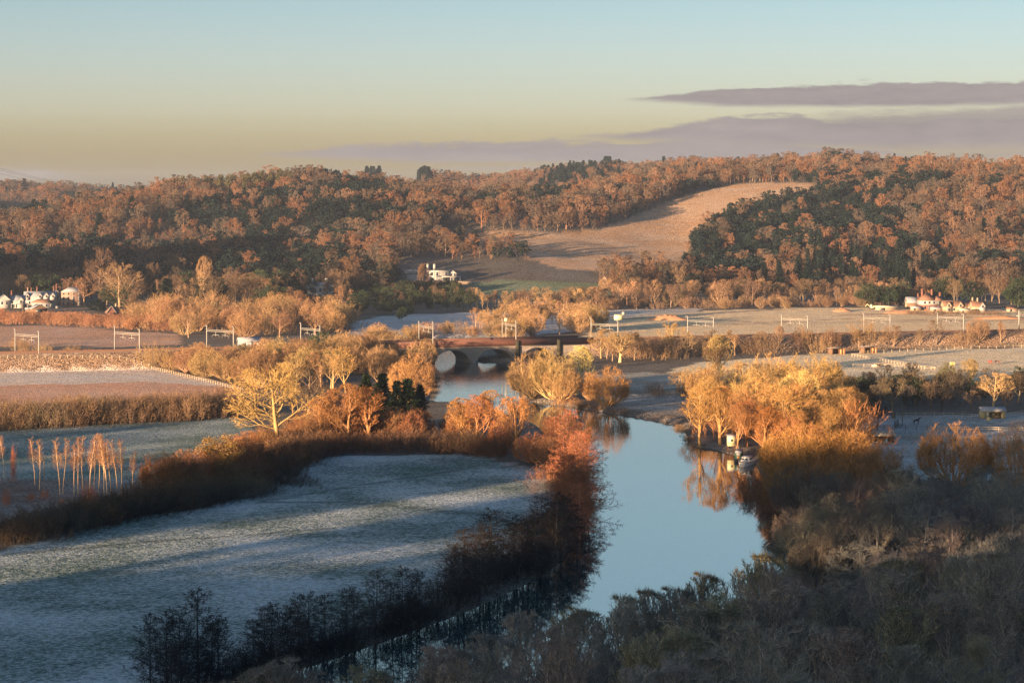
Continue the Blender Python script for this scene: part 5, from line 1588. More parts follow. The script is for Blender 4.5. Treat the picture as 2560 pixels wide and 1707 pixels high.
def right_village():
    o, m = site(930, 309.5, .18, 'country_house', label='large house with brown hipped roof, white upper floor and brick below', cat='house')
    Bag().box(-6.5, 6, -4.5, 4.5, -1, 3).put('wall', 'brick', o); Bag().box(-6.6, 6.1, -4.6, 4.6, 3.0, 5.4).put('upper_wall', 'white', o)
    hip_roof(-6.6, 2.5, -4.6, 4.6, 5.4, 4.2).put('roof', 'tile', o); hip_roof(1.2, 6.1, -4.9, 1, 5.43, 2.6, .4).put('roof', 'tile', o)
    for x, z in ((-4.4, 11.4), (1.2, 11.2), (6.0, 9.4)): chimney(o, x, .5, 6, z, 'brick', 1.1)
    for x in (-4.8, -2.2, .4, 3.6): window(o, x, 4.3, -4.6, 1.1, 1.1); window(o, x, 1.4, -4.5, 1.2, 1.4)
    o, m = site(913.5, 308.5, .1, 'dark_annexe', label='dark-roofed annexe with a pale gable left of the large hipped house', cat='house')
    gable_walls(-4.2, 4.5, -3, 3, 3.6, 3.0, 'x').put('wall', 'timber', o); gable_roof(-4.2, 4.5, -3, 3, 3.6, 3.0).put('roof', 'slate', o)
    Bag().box(-4.6, -4.21, -1.5, 1.5, -1, 4.4).put('gable_end', 'cream', o); window(o, 2.2, 2.6, -3, 2.0, 1.0); chimney(o, 2.6, 0, 6, 8.4)
    o, m = site(958, 311, .12, 'cottage_row', label='row of tan cottages with three steep dormer gables', cat='house')
    gable_walls(-8.6, 9, -3, 4, 3.0, 2.9, 'x').put('wall', 'cream', o); gable_roof(-8.6, 9, -3, 4, 3.0, 2.9).put('roof', 'tile', o)
    for x in (-6.4, 0.2, 6.6):
        gable_walls(x - 1.9, x + 1.9, -3.6, -2.9, 3.0, 2.5, 'y').put('dormer', 'cream', o); gable_roof(x - 1.9, x + 1.9, -3.6, .5, 3.0, 2.5, .35, 'y').put('dormer_roof', 'tile', o)
        window(o, x, 3.4, -3.6, 1.0, 1.2); window(o, x, 1.2, -3.6, 1.4, 1.2)
    for x in (-3.3, 3.4): window(o, x, 1.3, -3, 1.1, 1.2)
    chimney(o, 8.4, .5, 5, 7.2, 'cream')
    o, m = site(978.5, 311.5, .12, 'tan_cottage', label='tan cottage with a cream gable right of the cottage row', cat='house')
    gable_walls(-4.2, 3.6, -3, 3, 3.2, 2.6, 'x').put('wall', 'cream', o); gable_roof(-4.2, 3.6, -3, 3, 3.2, 2.6).put('roof', 'tile', o)
    gable_walls(-.6, 2.8, -3.6, -2.9, 3.0, 2.4, 'y').put('gable', 'white', o); gable_roof(-.6, 2.8, -3.6, .5, 3.0, 2.4, .3, 'y').put('roof', 'tile', o)
    window(o, 1.1, 3.2, -3.6, 1, 1.2); window(o, -2.6, 1.2, -3, 1.2, 1.2); chimney(o, -.6, 0, 5.4, 7.3, 'cream')
    for px, py, w, lab, mt in ((915.5, 310, 5.5, 'low outbuilding with a frosted roof left of the large hipped house', 'frost_roof'), (936, 311, 6.5, 'pale-roofed garage in front of the large hipped house', 'frost_roof'),
                           (964, 312.5, 6, 'low yellow-lit wall shed in front of the cottage row', 'sheet'), (1012, 311, 6, 'low bungalow with pale roof near the right edge', 'tile'), (886, 309.5, 12, 'long low pale outbuilding left of the right-hand village', 'sheet')):
        o, m = site(px, py, .1, 'outbuilding', label=lab, cat='outbuilding')
        Bag().box(-w / 2, w / 2, -1.6, 1.6, -1, 1.5).put('wall', 'cream', o); gable_roof(-w / 2, w / 2, -1.6, 1.6, 1.5, .8, .2).put('roof', mt, o)
        Bag().box(-w * .3, -w * .08, -1.66, -1.61, 0, 1.3).put('door', 'glass', o)
    o, m = site(872, 308.5, .1, 'yellow_digger', label='small yellow digger parked at the far side of the field on the right', cat='digger')
    Bag().cbox(0, 0, .35, 2.8, 1.8, .6).put('track', 'black', o); Bag().cbox(.3, 0, 1.0, 2.2, 1.6, .7).cbox(1.1, 0, 1.6, .7, 1.4, .5).put('body', 'yellow', o)
    Bag().cbox(-.5, -.2, 1.9, 1.1, 1.1, 1.2).put('cab', 'yellow', o); Bag().bar((-1, .3, 1.2), (-2.6, .3, 2.8), .16).bar((-2.6, .3, 2.8), (-3.8, .3, 1.2), .13).put('arm', 'yellow', o); Bag().cbox(-3.9, .3, .9, .6, .7, .6).put('bucket', 'black', o)
    o, m = site(688.6, 304, .1, 'shrine', label='tiny white open-fronted hut at the wood edge below the grassy hill', cat='hut')
    Bag().box(-1.6, -1.3, -1, 1, -.5, 2).box(1.3, 1.6, -1, 1, -.5, 2).box(-1.29, 1.29, .7, 1, -.5, 2).put('wall', 'white', o); gable_roof(-1.6, 1.6, -1, 1, 2.0, 1.3, .3, 'y').put('roof', 'frost_roof', o)
    o, m = site(250, 347.2, .3, 'railway_shed', label='long low shed with a pale blue-grey roof beyond the railway', cat='shed')
    Bag().box(-4.4, 4.4, -2.5, 2.5, -1, 2.6).put('wall', 'slate', o); gable_roof(-4.4, 4.4, -2.5, 2.5, 2.6, 1.2).put('roof', 'frost_roof', o)
    for x in (-2.6, 0, 2.6): Bag().box(x - .5, x + .5, -2.56, -2.51, .2, 2.0).put('door', 'white', o)
left_village(); modern_house(); right_village()
plant_px('bare', 602.5, 288, 276, 12, BROWN, 'brown tree half hiding the half-timbered cottage')
row('scrub', [(905, 313.5), (940, 314), (1000, 314.5)], 16, (1.8, 3.4), (1.2, 1.7), [(.22, .14, .10), (.26, .17, .11)], 'garden bushes in front of the right-hand houses', '%s low bush from the left in front of the right-hand houses', R_(909))

# --- railway
def offset_pts(pts, off):
    out = []
    for i, p in enumerate(pts):
        a = pts[max(i - 1, 0)]; b = pts[min(i + 1, len(pts) - 1)]
        dx, dy = b[0] - a[0], b[1] - a[1]; L_ = math.hypot(dx, dy)
        out.append((p[0] + dy / L_ * off, p[1] - dx / L_ * off))      # positive = towards the camera side
    return out
def ribbon(name, pts, o0, o1, z, mat, kind=None, parent=None, th=.3):
    A = offset_pts(pts, o0); B = offset_pts(pts, o1); n = len(pts)
    v = [(x, y, z) for x, y in A] + [(x, y, z) for x, y in B] + [(x, y, z - th) for x, y in A] + [(x, y, z - th) for x, y in B]
    q = [(i, i + n, i + n + 1, i + 1) for i in range(n - 1)] + [(i, i + 1, i + 1 + 2 * n, i + 2 * n) for i in range(n - 1)] + [(i + n, i + 3 * n, i + 1 + 3 * n, i + 1 + n) for i in range(n - 1)]
    o = link(name, np_mesh(name, v, [q], [MAT[mat]]), parent)
    if kind: o['kind'] = kind
    return o
tr = empty('railway_track', (0, 880, RAIL_Z), kind='structure')
tr.location = (0, 0, 0)
ribbon('ballast', RAIL_PTS, -6.0, 6.0, RAIL_Z - .42, 'ballast', parent=tr)
for off in (-5.1, -3.7, -1.9, -.5, 1.9, 3.3): ribbon('rail', RAIL_PTS, off, off + .12, RAIL_Z - .25, 'rail', parent=tr, th=.17)

BA = np.array([-33, 874.0]) * RAIL_K; BD = np.array([71, 29.0]) / math.hypot(71, 29); BN = np.array([BD[1], -BD[0]])   # BN points towards the viewer
def t_of_px(px, off):
    k = (px - 512) / F
    P = BA + BN * off
    return (k * P[1] - P[0]) / (BD[0] - k * BD[1])
def bridge():
    W = 7.6
    root = empty('railway_bridge', (*(BA), 0), math.atan2(BD[1], BD[0]), label='stone and brick arched railway bridge crossing the river', cat='bridge')
    t0, t1 = -22.0, 66.0
    arches = []
    for a, b in ((398, 428), (434.7, 470), (477.6, 513), (521, 556)):
        arches.append((t_of_px(a, W), t_of_px(b, W)))
    top = 6.05
    ts = set(np.linspace(t0, t1, 60))
    for a, b in arches: ts |= set(a + (b - a) * (1 - np.cos(np.linspace(0, np.pi, 25))) / 2)
    ts = sorted(ts)
    rise = 4.9
    def under(t):
        for a, b in arches:
            if a + 1e-6 < t < b - 1e-6:
                q = (2 * t - a - b) / (b - a)
                return max(0.1, .1 + rise * math.sqrt(max(0, 1 - q * q)))
        return -2.5
    b_ = Bag()
    v = []; q = []
    n = 0
    for i, (ta, tb) in enumerate(zip(ts[:-1], ts[1:])):
        if tb - ta < 1e-4: continue
        mid = under((ta + tb) / 2)
        za, zb = under(ta), under(tb)
        if mid > -2 and za < 0: za = .1
        if mid > -2 and zb < 0: zb = .1
        if mid < -2: za = zb = -2.5
        for y in (-W, W):
            b_.add([(ta, y, za), (tb, y, zb), (tb, y, top), (ta, y, top)], quad=[(0, 1, 2, 3) if y < 0 else (3, 2, 1, 0)])
        if mid > -2: b_.add([(ta, -W, za), (tb, -W, zb), (tb, W, zb), (ta, W, za)], quad=[(3, 2, 1, 0)])
    for a, b in arches:
        for t in (a, b): b_.add([(t, -W, -2.5), (t, W, -2.5), (t, W, .1), (t, -W, .1)], quad=[(0, 1, 2, 3)])
    b_.box(t0, t1, -W + .02, W - .02, top - .3, top - .01)
    b_.put('masonry', 'stone', root)
    for y in (-W, W):
        s = -1 if y < 0 else 1
        p = Bag().box(t0, t1, min(y + s * .12, y - s * .35), max(y + s * .12, y - s * .35), top + .003, 8.3)
        po = p.put('parapet', 'brick', root)
        Bag().box(t0, t1, min(y + s * .22, y - s * .4), max(y + s * .22, y - s * .4), 8.303, 8.48).put('coping', 'ballast', po)
        Bag().box(t0, t1, min(y + s * .02, y + s * .28), max(y + s * .02, y + s * .28), top - .25, top - .003).put('string_course', 'pale_timber', root)
    for a, b in arches:
        g = Bag(); K = 28
        for y0, y1 in ((-W - .14, -W + .3),):
            for i in range(K):
                pts = []
                for th in (math.pi * i / K, math.pi * (i + 1) / K):
                    for r in (0, .75):
                        pts.append(((a + b) / 2 - math.cos(th) * ((b - a) / 2 + r - .03), .1 + math.sin(th) * (rise + r - .03)))
                (xa, za), (xA, zA), (xb, zb), (xB, zB) = pts
                zA = min(zA, top - .26); zB = min(zB, top - .26)
                g.add([(xa, y0, za), (xb, y0, zb), (xB, y0, zB), (xA, y0, zA), (xa, y1, za), (xb, y1, zb), (xB, y1, zB), (xA, y1, zA)],
                      quad=[(0, 1, 2, 3), (0, 4, 5, 1), (3, 2, 6, 7)])
        g.put('arch_ring', 'stone', root)
    for (a0, b0), (a1, b1) in zip(arches[:-1], arches[1:]):
        x0, x1 = b0, a1
        for s in (-1, 1):
            c = Bag(); y = s * W
            v = []
            for z in (-2.5, 1.0): v += [(x0 - .2, y, z), (x1 + .2, y, z), ((x0 + x1) / 2, y + s * 2.6, z)]
            c.add(v, tri=[(3, 4, 5), (0, 2, 1)], quad=[(0, 1, 4, 3), (1, 2, 5, 4), (2, 0, 3, 5)])
            c.put('cutwater', 'stone', root)
    for t in (t_of_px(559, W), t_of_px(517.5, W)):
        Bag().box(t - .9, t + .9, -W - .5, -W - .13, -1, 8.0).put('ivy_clad_pier', 'ivy_green', root)
bridge()

GANTRY = [   # far mast (px, top row, base row or None), near mast
    (15.2, 328.5, 351.5, 38.9, 331, 353.6), (114.7, 326, 349.4, 139.5, 329, 351.8), (206.8, 325, 347.6, 233.5, 326.4, 349), (300.8, 322.5, None, 320, 325, None),
    (419, 320.8, 341, 433, 321.5, 352.4), (502.3, 318.6, 340, 516, 320.8, 351), (591.2, 317.8, None, 618, 320.5, None), (687.7, 315.8, None, 713.6, 317, None),
    (781.6, 314, 333.4, 807.7, 315.3, 335.2), (863.9, 313.2, 331.4, 890.2, 314.1, 333), (937.5, 312.2, 330, 963.6, 313.4, 331.6)]
rail_px = [512 + x / y * F for x, y in RAIL_PTS]
def rail_y(px):
    return float(np.interp(px, rail_px, [p[1] for p in RAIL_PTS]))
CONTACT = []
gl_ = []
for k, (xa, ta, ba, xb, tb, bb) in enumerate(GANTRY):
    on_bridge = k in (4, 5)
    Ya = rail_y(xa) + (8.6 if on_bridge else 6.8); Yb = rail_y(xb) - (9.4 if on_bridge else 6.6)
    A = np.array([(xa - 512) / F * Ya, Ya]); B = np.array([(xb - 512) / F * Yb, Yb])
    za = CAM_Z - (ta - HY) / F * Ya; zb_ = CAM_Z - (tb - HY) / F * Yb
    base = RAIL_Z - .6
    bn = .4 if on_bridge else base - .6
    root = empty('overhead_line_gantry', (*((A + B) / 2), base), math.atan2(B[1] - A[1], B[0] - A[0]), cat='gantry', group='gantries carrying the railway wires')
    gl_.append(root)
    h = float(np.linalg.norm(B - A)) / 2
    for x, zt, z0 in ((-h, za, base - .8), (h, zb_, bn)):
        mb = Bag().box(x - .15, x + .15, -.15, .15, z0 - base, zt - base)
        mb.put('mast', 'steel', root)
        Bag().bar((x, 0, zt - base - .1), (x - .9, .0, zt - base + .15), .07).bar((x - .9, 0, zt - base + .15), (x - .9, 0, zt - base - .35), .06).put('top_bracket', 'steel', root)
    zb2 = min(za, zb_) - base - 2.1
    b_ = Bag()
    for dz in (0, .62): b_.box(-h + .16, h - .16, -.09, .09, zb2 + dz - .06, zb2 + dz + .06)
    nseg = 14
    for i in range(nseg):
        x0 = -h + .3 + (2 * h - .6) * i / nseg; x1 = -h + .3 + (2 * h - .6) * (i + 1) / nseg
        b_.bar((x0, 0, zb2 + .07), (x1, 0, zb2 + .55), .05, 4)
    b_.put('beam', 'steel', root)
    for x in (-h * .32, h * .38):
        Bag().bar((x, 0, zb2 - .1), (x, 0, zb2 - 1.7), .09).bar((x - 1.6, 0, zb2 - 1.2), (x + 1.6, 0, zb2 - 1.2), .07).bar((x - 1.6, 0, zb2 - 1.2), (x - 1.9, 0, zb2 - 2.0), .06).bar((x + 1.6, 0, zb2 - 1.2), (x + 1.9, 0, zb2 - 2.0), .06).put('dropper', 'steel', root)
    ca, sa = math.cos(root.rotation_euler[2]), math.sin(root.rotation_euler[2])
    CONTACT.append([(root.location.x + ca * x, root.location.y + sa * x, base + zb2 - 1.3) for x in (-h * .32, h * .38)])
number_group(gl_, '%s pale steel gantry from the left over the railway')
r0 = empty('lattice_mast', (*flat(1019, 329, 6.5), RAIL_Z - .5), 0, label='single pale signal mast beside the railway at the right edge', cat='mast')
Bag().box(-.25, .25, -.2, .2, -.5, 7.6).put('post', 'steel', r0); Bag().cbox(0, 0, 5.2, 2.2, .3, .35).cbox(.6, 0, 6.1, 1.0, .25, .3).put('crossarm', 'steel', r0)
for w in range(2):
    pts = [c[w] for c in CONTACT]
    P0, P1 = np.array(pts[0]), np.array(pts[1]); pts = [tuple(P0 - (P1 - P0) * 2)] + pts
    P0, P1 = np.array(pts[-1]), np.array(pts[-2]); pts = pts + [tuple(P0 + (P0 - P1) * 2)]
    root = empty('overhead_wire', pts[0], 0, label='thin %s railway wire strung from gantry to gantry' % ('far' if w == 0 else 'near'), cat='wire')
    for dz, nm in ((0, 'contact_wire'), (1.1, 'carrying_wire')):
        b_ = Bag()
        for a, c in zip(pts[:-1], pts[1:]):
            a, c = np.array(a), np.array(c)
            tt = np.linspace(0, 1, 9)[:, None]
            l = a + (c - a) * tt; l[:, 2] += dz - (dz * .75 * 4 * tt * (1 - tt))[:, 0]
            l -= np.array(root.location)
            b_.tubes(l[None], np.array([.03]), np.array([.03]), 3)
        b_.put(nm, 'wire', root)
# equipment box on the gantry right of the bridge
Yq = rail_y(618) - 7.3
root = empty('equipment_box', ((618.4 - 512) / F * Yq, Yq, CAM_Z - (319.4 - HY) / F * Yq), .1, label='large pale yellow equipment box mounted on a gantry mast right of the bridge', cat='cabinet')
Bag().box(-1.7, 1.7, -.5, .5, 0, 1.9).put('case', 'yellow', root)
b_ = Bag()
for x in (-1.6, -.8, 0, .8, 1.6): b_.bar((x, -.55, 1.9), (x, -.55, 2.4), .035, 4)
b_.bar((-1.7, -.55, 2.4), (1.7, -.55, 2.4), .035, 4).put('handrail', 'steel', root); Bag().cbox(1.9, 0, 2.5, .95, .5, .95).put('beacon', 'yellow', root)
Yq = rail_y(507) + 12
root = empty('lineside_cabinet', ((506 - 512) / F * Yq, Yq, RAIL_Z), .1, label='small pale cabinet on a post behind the bridge, left of its second gantry', cat='cabinet')
Bag().box(-.15, .15, -.15, .15, -5, 6.8).put('post', 'steel', root); Bag().box(-.6, .6, -.4, .4, 6.8, 8.0).put('case', 'yellow', root)

# --- fences
def fence(pts_px, label, hgt=1.2, step=2.6, mat='pale_timber', rails=2, world_pts=None, rr=.055):
    P = world_pts or [hit(*p) for p in pts_px]
    root = empty('post_and_rail_fence', (P[0][0], P[0][1], gz(*P[0])), 0, label=label, cat='fence')
    L0 = np.array([P[0][0], P[0][1], gz(*P[0])])
    seg = [math.dist(P[i], P[i + 1]) for i in range(len(P) - 1)]; tot = sum(seg)
    n = min(int(tot / step), 88); pos = []
    for k in range(n + 1):
        d = tot * k / n; i = 0
        while i < len(seg) - 1 and d > seg[i]: d -= seg[i]; i += 1
        f = d / seg[i]; x = P[i][0] * (1 - f) + P[i + 1][0] * f; y = P[i][1] * (1 - f) + P[i + 1][1] * f
        pos.append(np.array([x, y, gz(x, y)]) - L0)
    pm = Bag().cbox(0, 0, hgt / 2 - .1, .14, .14, hgt + .3).mesh('post', [MAT[mat]])
    for p in pos: link('post', pm, root, tuple(p))
    for r in range(rails):
        z = hgt * (1 - r * .42) - .06
        l = np.array([p + np.array([0, 0, z]) for p in pos])
        b_ = Bag(); b_.tubes(l[None], np.array([rr]), np.array([rr]), 4); b_.put('rail', mat, root)
    return root
fence([(897, 416.5), (940, 416), (981, 418)], 'dark rail fence running behind the black horse to the timber shelter')
fence([(1008, 417), (1024, 413.5), (1050, 411)], 'rail fence right of the timber shelter at the right edge')
fence([(873, 429), (900, 429.5), (938, 429.6)], 'shaded rail fence in front of the black horse', mat='timber')
fence([(938, 430.2), (970, 430.6), (1012, 431.5), (1040, 432)], 'bright sunlit rail fence above the round orange-tipped willow', rr=.09)
fence([(938, 430.4), (928, 434), (917, 438.6), (896, 438.2)], 'rail fence curving down to the open-sided shelter')
fence([(852, 356), (870, 359), (900, 364.5), (925, 369.2), (953, 369)], 'pale rail fence slanting across the lit paddock')
fence([(853, 366.5), (880, 366), (935, 369.6)], 'thin fence crossing the near part of the lit paddock', step=4)
fence([(622, 396), (650, 397.5), (683, 400)], 'low white rail on the lawn beyond the right bank', hgt=.8, mat='white', rails=1)
fence([(0, 358.2), (60, 357.6), (118, 358), (150, 366), (190, 378), (243, 391)], 'long fence along the far edge of the frosty left field', mat='pale_timber', rr=.04)
fence([(860, 353.4), (900, 351.5), (960, 349), (1030, 347)], 'fence along the foot of the railway bank behind the lit paddock', step=4, rr=.035)
fence([(712, 396), (735, 398), (752, 399)], 'short rail fence among the golden trees', hgt=1.0)

# --- timber field shelters
def shelter(px, py, rz, label):
    o, m = site(px, py, rz, 'field_shelter', label=label, cat='field shelter', group='timber horse shelters in the lit paddock')
    w, d, h = 6.4, 3.2, 2.25
    Bag().box(-w / 2, w / 2, d - .1, d, -.3, h).box(-w / 2, -w / 2 + .1, 0, d - .11, -.3, h).box(w / 2 - .1, w / 2, 0, d - .11, -.3, h).box(-w / 2 + .11, -w / 2 + 1.3, 0, .1, -.3, h).put('wall', 'timber', o)
    Bag().box(.25, .5, 0, .12, -.3, h).box(2.0, 2.25, 0, .12, -.3, h).put('post', 'timber', o)
    Bag().box(.8, 2.0, -.02, .06, 0, 2.0).put('door', 'door', o); Bag().box(2.3, 3.0, -.02, .06, 0, 2.0).put('door', 'door', o)
    Bag().poly([(-w / 2 - .4, -.7, h + .42), (w / 2 + .4, -.7, h + .42), (w / 2 + .4, d + .3, h + .02), (-w / 2 - .4, d + .3, h + .02), (-w / 2 - .4, -.7, h + .54), (w / 2 + .4, -.7, h + .54), (w / 2 + .4, d + .3, h + .14), (-w / 2 - .4, d + .3, h + .14)],
               quads=[(0, 3, 2, 1), (4, 5, 6, 7), (0, 1, 5, 4), (2, 3, 7, 6), (1, 2, 6, 5), (3, 0, 4, 7)]).put('roof', 'frost_roof', o)
shelter(838, 353.8, .28, 'left timber horse shelter at the back of the lit paddock')
shelter(870, 352.6, .28, 'right timber horse shelter, nearer the long fence of the lit paddock')
o, m = site(993.5, 418, .03, 'stable', label='pale timber stable with a whitish roof and open front by the horse paddock', cat='stable')
Bag().box(-3.4, 3.4, 2.9, 3, -.3, 2.1).box(-3.4, -3.3, 0, 2.89, -.3, 2.1).box(3.3, 3.4, 0, 2.89, -.3, 2.1).box(-3.29, -2.1, 0, .1, -.3, 2.1).box(2.2, 3.29, 0, .1, -.3, 2.1).box(-.2, .05, 0, .1, -.3, 2.1).box(-2.09, 2.19, 0, .1, 1.75, 2.1).put('wall', 'hay', o)
Bag().box(-2.0, -1.2, -.05, .0, 0, 1.7).put('door', 'pale_timber', o); Bag().box(.2, 2.1, 0, .06, 0, .8).put('half_door', 'timber', o); Bag().box(.5, 1.9, 1.4, 1.5, .9, 1.5).put('hay_rack', 'hay', o)
gable_roof(-3.4, 3.4, 0, 3, 2.1, .9, .3).put('roof', 'frost_roof', o)
o, m = site(989, 419.8, .2, 'hay_pile', label='small lit pile of hay in front of the pale stable', cat='hay')
Bag().tubes(np.array([[(0, 0, 0), (0, 0, .5), (0, 0, .9)]], float), np.array([.9]), np.array([.2]), 7)
hp = Bag(); hp.tubes(np.array([[(0, 0, -.1), (.05, 0, .5), (0, .05, .85)]], float), np.array([.95]), np.array([.25]), 9); hp.put('pile', 'hay', o)
# lean-to
o, m = site(883, 442.5, .02, 'lean_to', label='open lean-to with a bright corrugated roof beside the curving fence', cat='shed')
Bag().poly([(-3.2, -.2, 1.75), (3.2, -.2, 1.75), (3.2, 1.9, 2.9), (-3.2, 1.9, 2.9), (-3.2, -.2, 1.82), (3.2, -.2, 1.82), (3.2, 1.9, 2.97), (-3.2, 1.9, 2.97)],
           quads=[(0, 3, 2, 1), (4, 5, 6, 7), (0, 1, 5, 4), (2, 3, 7, 6), (1, 2, 6, 5), (3, 0, 4, 7)]).put('roof', 'sheet', o)
for x in (-3.0, -1.0, 1.0, 3.0): Bag().box(x - .05, x + .05, -.1, 0, -.2, 1.76).put('post', 'timber', o); Bag().box(x - .05, x + .05, 1.75, 1.85, -.2, 2.85).put('post', 'timber', o)
Bag().box(-3.2, 3.2, 1.9, 1.96, -.2, 2.7).put('back_wall', 'timber', o)
o, m = site(886.5, 442.4, 0, 'blue_drum', label='blue plastic drum under the open lean-to', cat='drum')
b_ = Bag(); b_.tubes(np.array([[(0, 0, 0), (0, 0, .25), (0, 0, .65), (0, 0, .95)]], float), np.array([.36]), np.array([.36]), 12); b_.add([(.36 * math.cos(i * .5236), .36 * math.sin(i * .5236), .95) for i in range(12)], quad=[(0, 1, 2, 3), (0, 3, 4, 5), (0, 5, 6, 7), (0, 7, 8, 9), (0, 9, 10, 11)]); b_.put('barrel', 'blue', o)
o, m = site(882, 443.6, .1, 'flat_trailer', label='pale flat trailer parked in front of the open lean-to', cat='trailer')
Bag().box(-1.7, 1.7, -.6, .6, .45, .6).put('bed', 'pale_timber', o)
for x, y in ((.2, -.68), (.2, .68), (1.0, -.68), (1.0, .68)):
    w_ = Bag(); w_.tubes(np.array([[(0, -.08, 0), (0, .08, 0)]], float), np.array([.3]), np.array([.3]), 12); w_.put('wheel', 'black', o, (x, y, .3))
Bag().bar((-1.7, 0, .5), (-2.7, 0, .4), .05).put('drawbar', 'steel', o)
o, m = site(952.5, 365, .3, 'hay_bale', label='round hay bale in the lit paddock left of the grazing horses', cat='hay bale')
w_ = Bag(); w_.tubes(np.array([[(-.7, 0, .7), (-.69, 0, .7), (.69, 0, .7), (.7, 0, .7)]], float), np.array([.7]), np.array([.7]), 14)
w_.add([(sx * .7, .7 * math.cos(i * .4488), .7 + .7 * math.sin(i * .4488)) for sx in (-1, 1) for i in range(14)], quad=[(0, k, k + 1, k + 2) for k in range(1, 12, 2)] + [(14, 14 + k, 14 + k + 1, 14 + k + 2) for k in range(1, 12, 2)]); w_.put('bale', 'hay', o)
o, m = site(876, 366.6, .05, 'jump_fence', label='low pale horse jump in the lit paddock', cat='horse jump')
Bag().box(-1.5, 1.5, -.06, .06, .15, .75).put('panel', 'sheet', o); Bag().box(-1.65, -1.52, -.1, .1, -.1, 1.0).put('wing', 'white', o); Bag().box(1.52, 1.65, -.1, .1, -.1, 1.0).put('wing', 'white', o)
# wooden stile and poles
o, m = site(552.5, 524.5, .2, 'stile', label='small timber stile at the meadow edge inside the river bend', cat='stile')
Bag().box(-.5, -.38, -.06, .06, -.2, 2.4).put('post', 'pale_timber', o); Bag().box(.38, .5, -.06, .06, -.2, 1.2).put('post', 'pale_timber', o)
for z in (.3, .7, 1.05): Bag().box(-.37, .37, -.04, .04, z - .05, z + .05).put('step', 'pale_timber', o)
for px, b, t, lab in ((902.3, 425.5, 403, 'thin timber pole rising behind the shaded paddock fence'), (22.8, 312, 298, 'thin pole in front of the white cottages'), (972, 347.5, 338, 'thin pole beside the fence behind the lit paddock')):
    X, Y = hit(px, b); z = gz(X, Y); hgt = CAM_Z - (t - HY) / F * Y - z
    o = empty('pole', (X, Y, z), 0, label=lab, cat='pole')
    Bag().bar((0, 0, -.3), (0, 0, hgt), .12, 7, .09).put('post', 'timber', o); Bag().cbox(0, 0, hgt - .4, .9, .08, .1).put('crossarm', 'timber', o)
# soil heaps and garden roofs
for k, (px, py, w, h, lab) in enumerate(((668, 319.5, 24, 2.6, 'long heap of orange soil left of the bright field'), (842, 311, 12, 2.0, 'small heap of orange soil at the back of the bright field'), (900, 313, 22, 1.8, 'low soil bank in front of the right-hand village'), (1000, 318.5, 30, 1.8, 'long low soil bank at the right edge of the bright field'))):
    X, Y = hit(px, py); rr_ = R_(600 + k)
    n, q = 28, 9
    v = [(0, 0, h)]; 
    for i in range(1, q):
        for j in range(n):
            a = j / n * 6.283; f = i / (q - 1)
            v.append((math.cos(a) * w / 2 * f, math.sin(a) * 5 * f, h * (1 - f ** 1.6) * (.8 + .4 * rr_.random()) - (.4 if i == q - 1 else 0)))
    tris = [(0, 1 + j, 1 + (j + 1) % n) for j in range(n)]
    qs = [(1 + (i - 1) * n + j, 1 + i * n + j, 1 + i * n + (j + 1) % n, 1 + (i - 1) * n + (j + 1) % n) for i in range(1, q - 1) for j in range(n)]
    props(link('soil_heap', np_mesh('soil_heap', v, [tris, qs], [MAT['soil']], smooth_=True), loc=(X, Y, gz(X, Y) - .1)), lab, 'soil heap')
for px, py, w, lab in ((916, 399, 2.6, 'small pale-roofed greenhouse in the dark gardens left of the orange tree'), (944, 397, 4.5, 'grey garden shed in the dark gardens behind the horse paddock')):
    o, m = site(px, py, .1, 'garden_shed', label=lab, cat='shed')
    Bag().box(-w / 2, w / 2, -1.2, 1.2, -.3, 1.7).put('wall', 'timber', o); gable_roof(-w / 2, w / 2, -1.2, 1.2, 1.7, .7, .2).put('roof', 'frost_roof', o); Bag().box(-.4, .4, -1.25, -1.21, 0, 1.5).put('door', 'pale_timber', o)

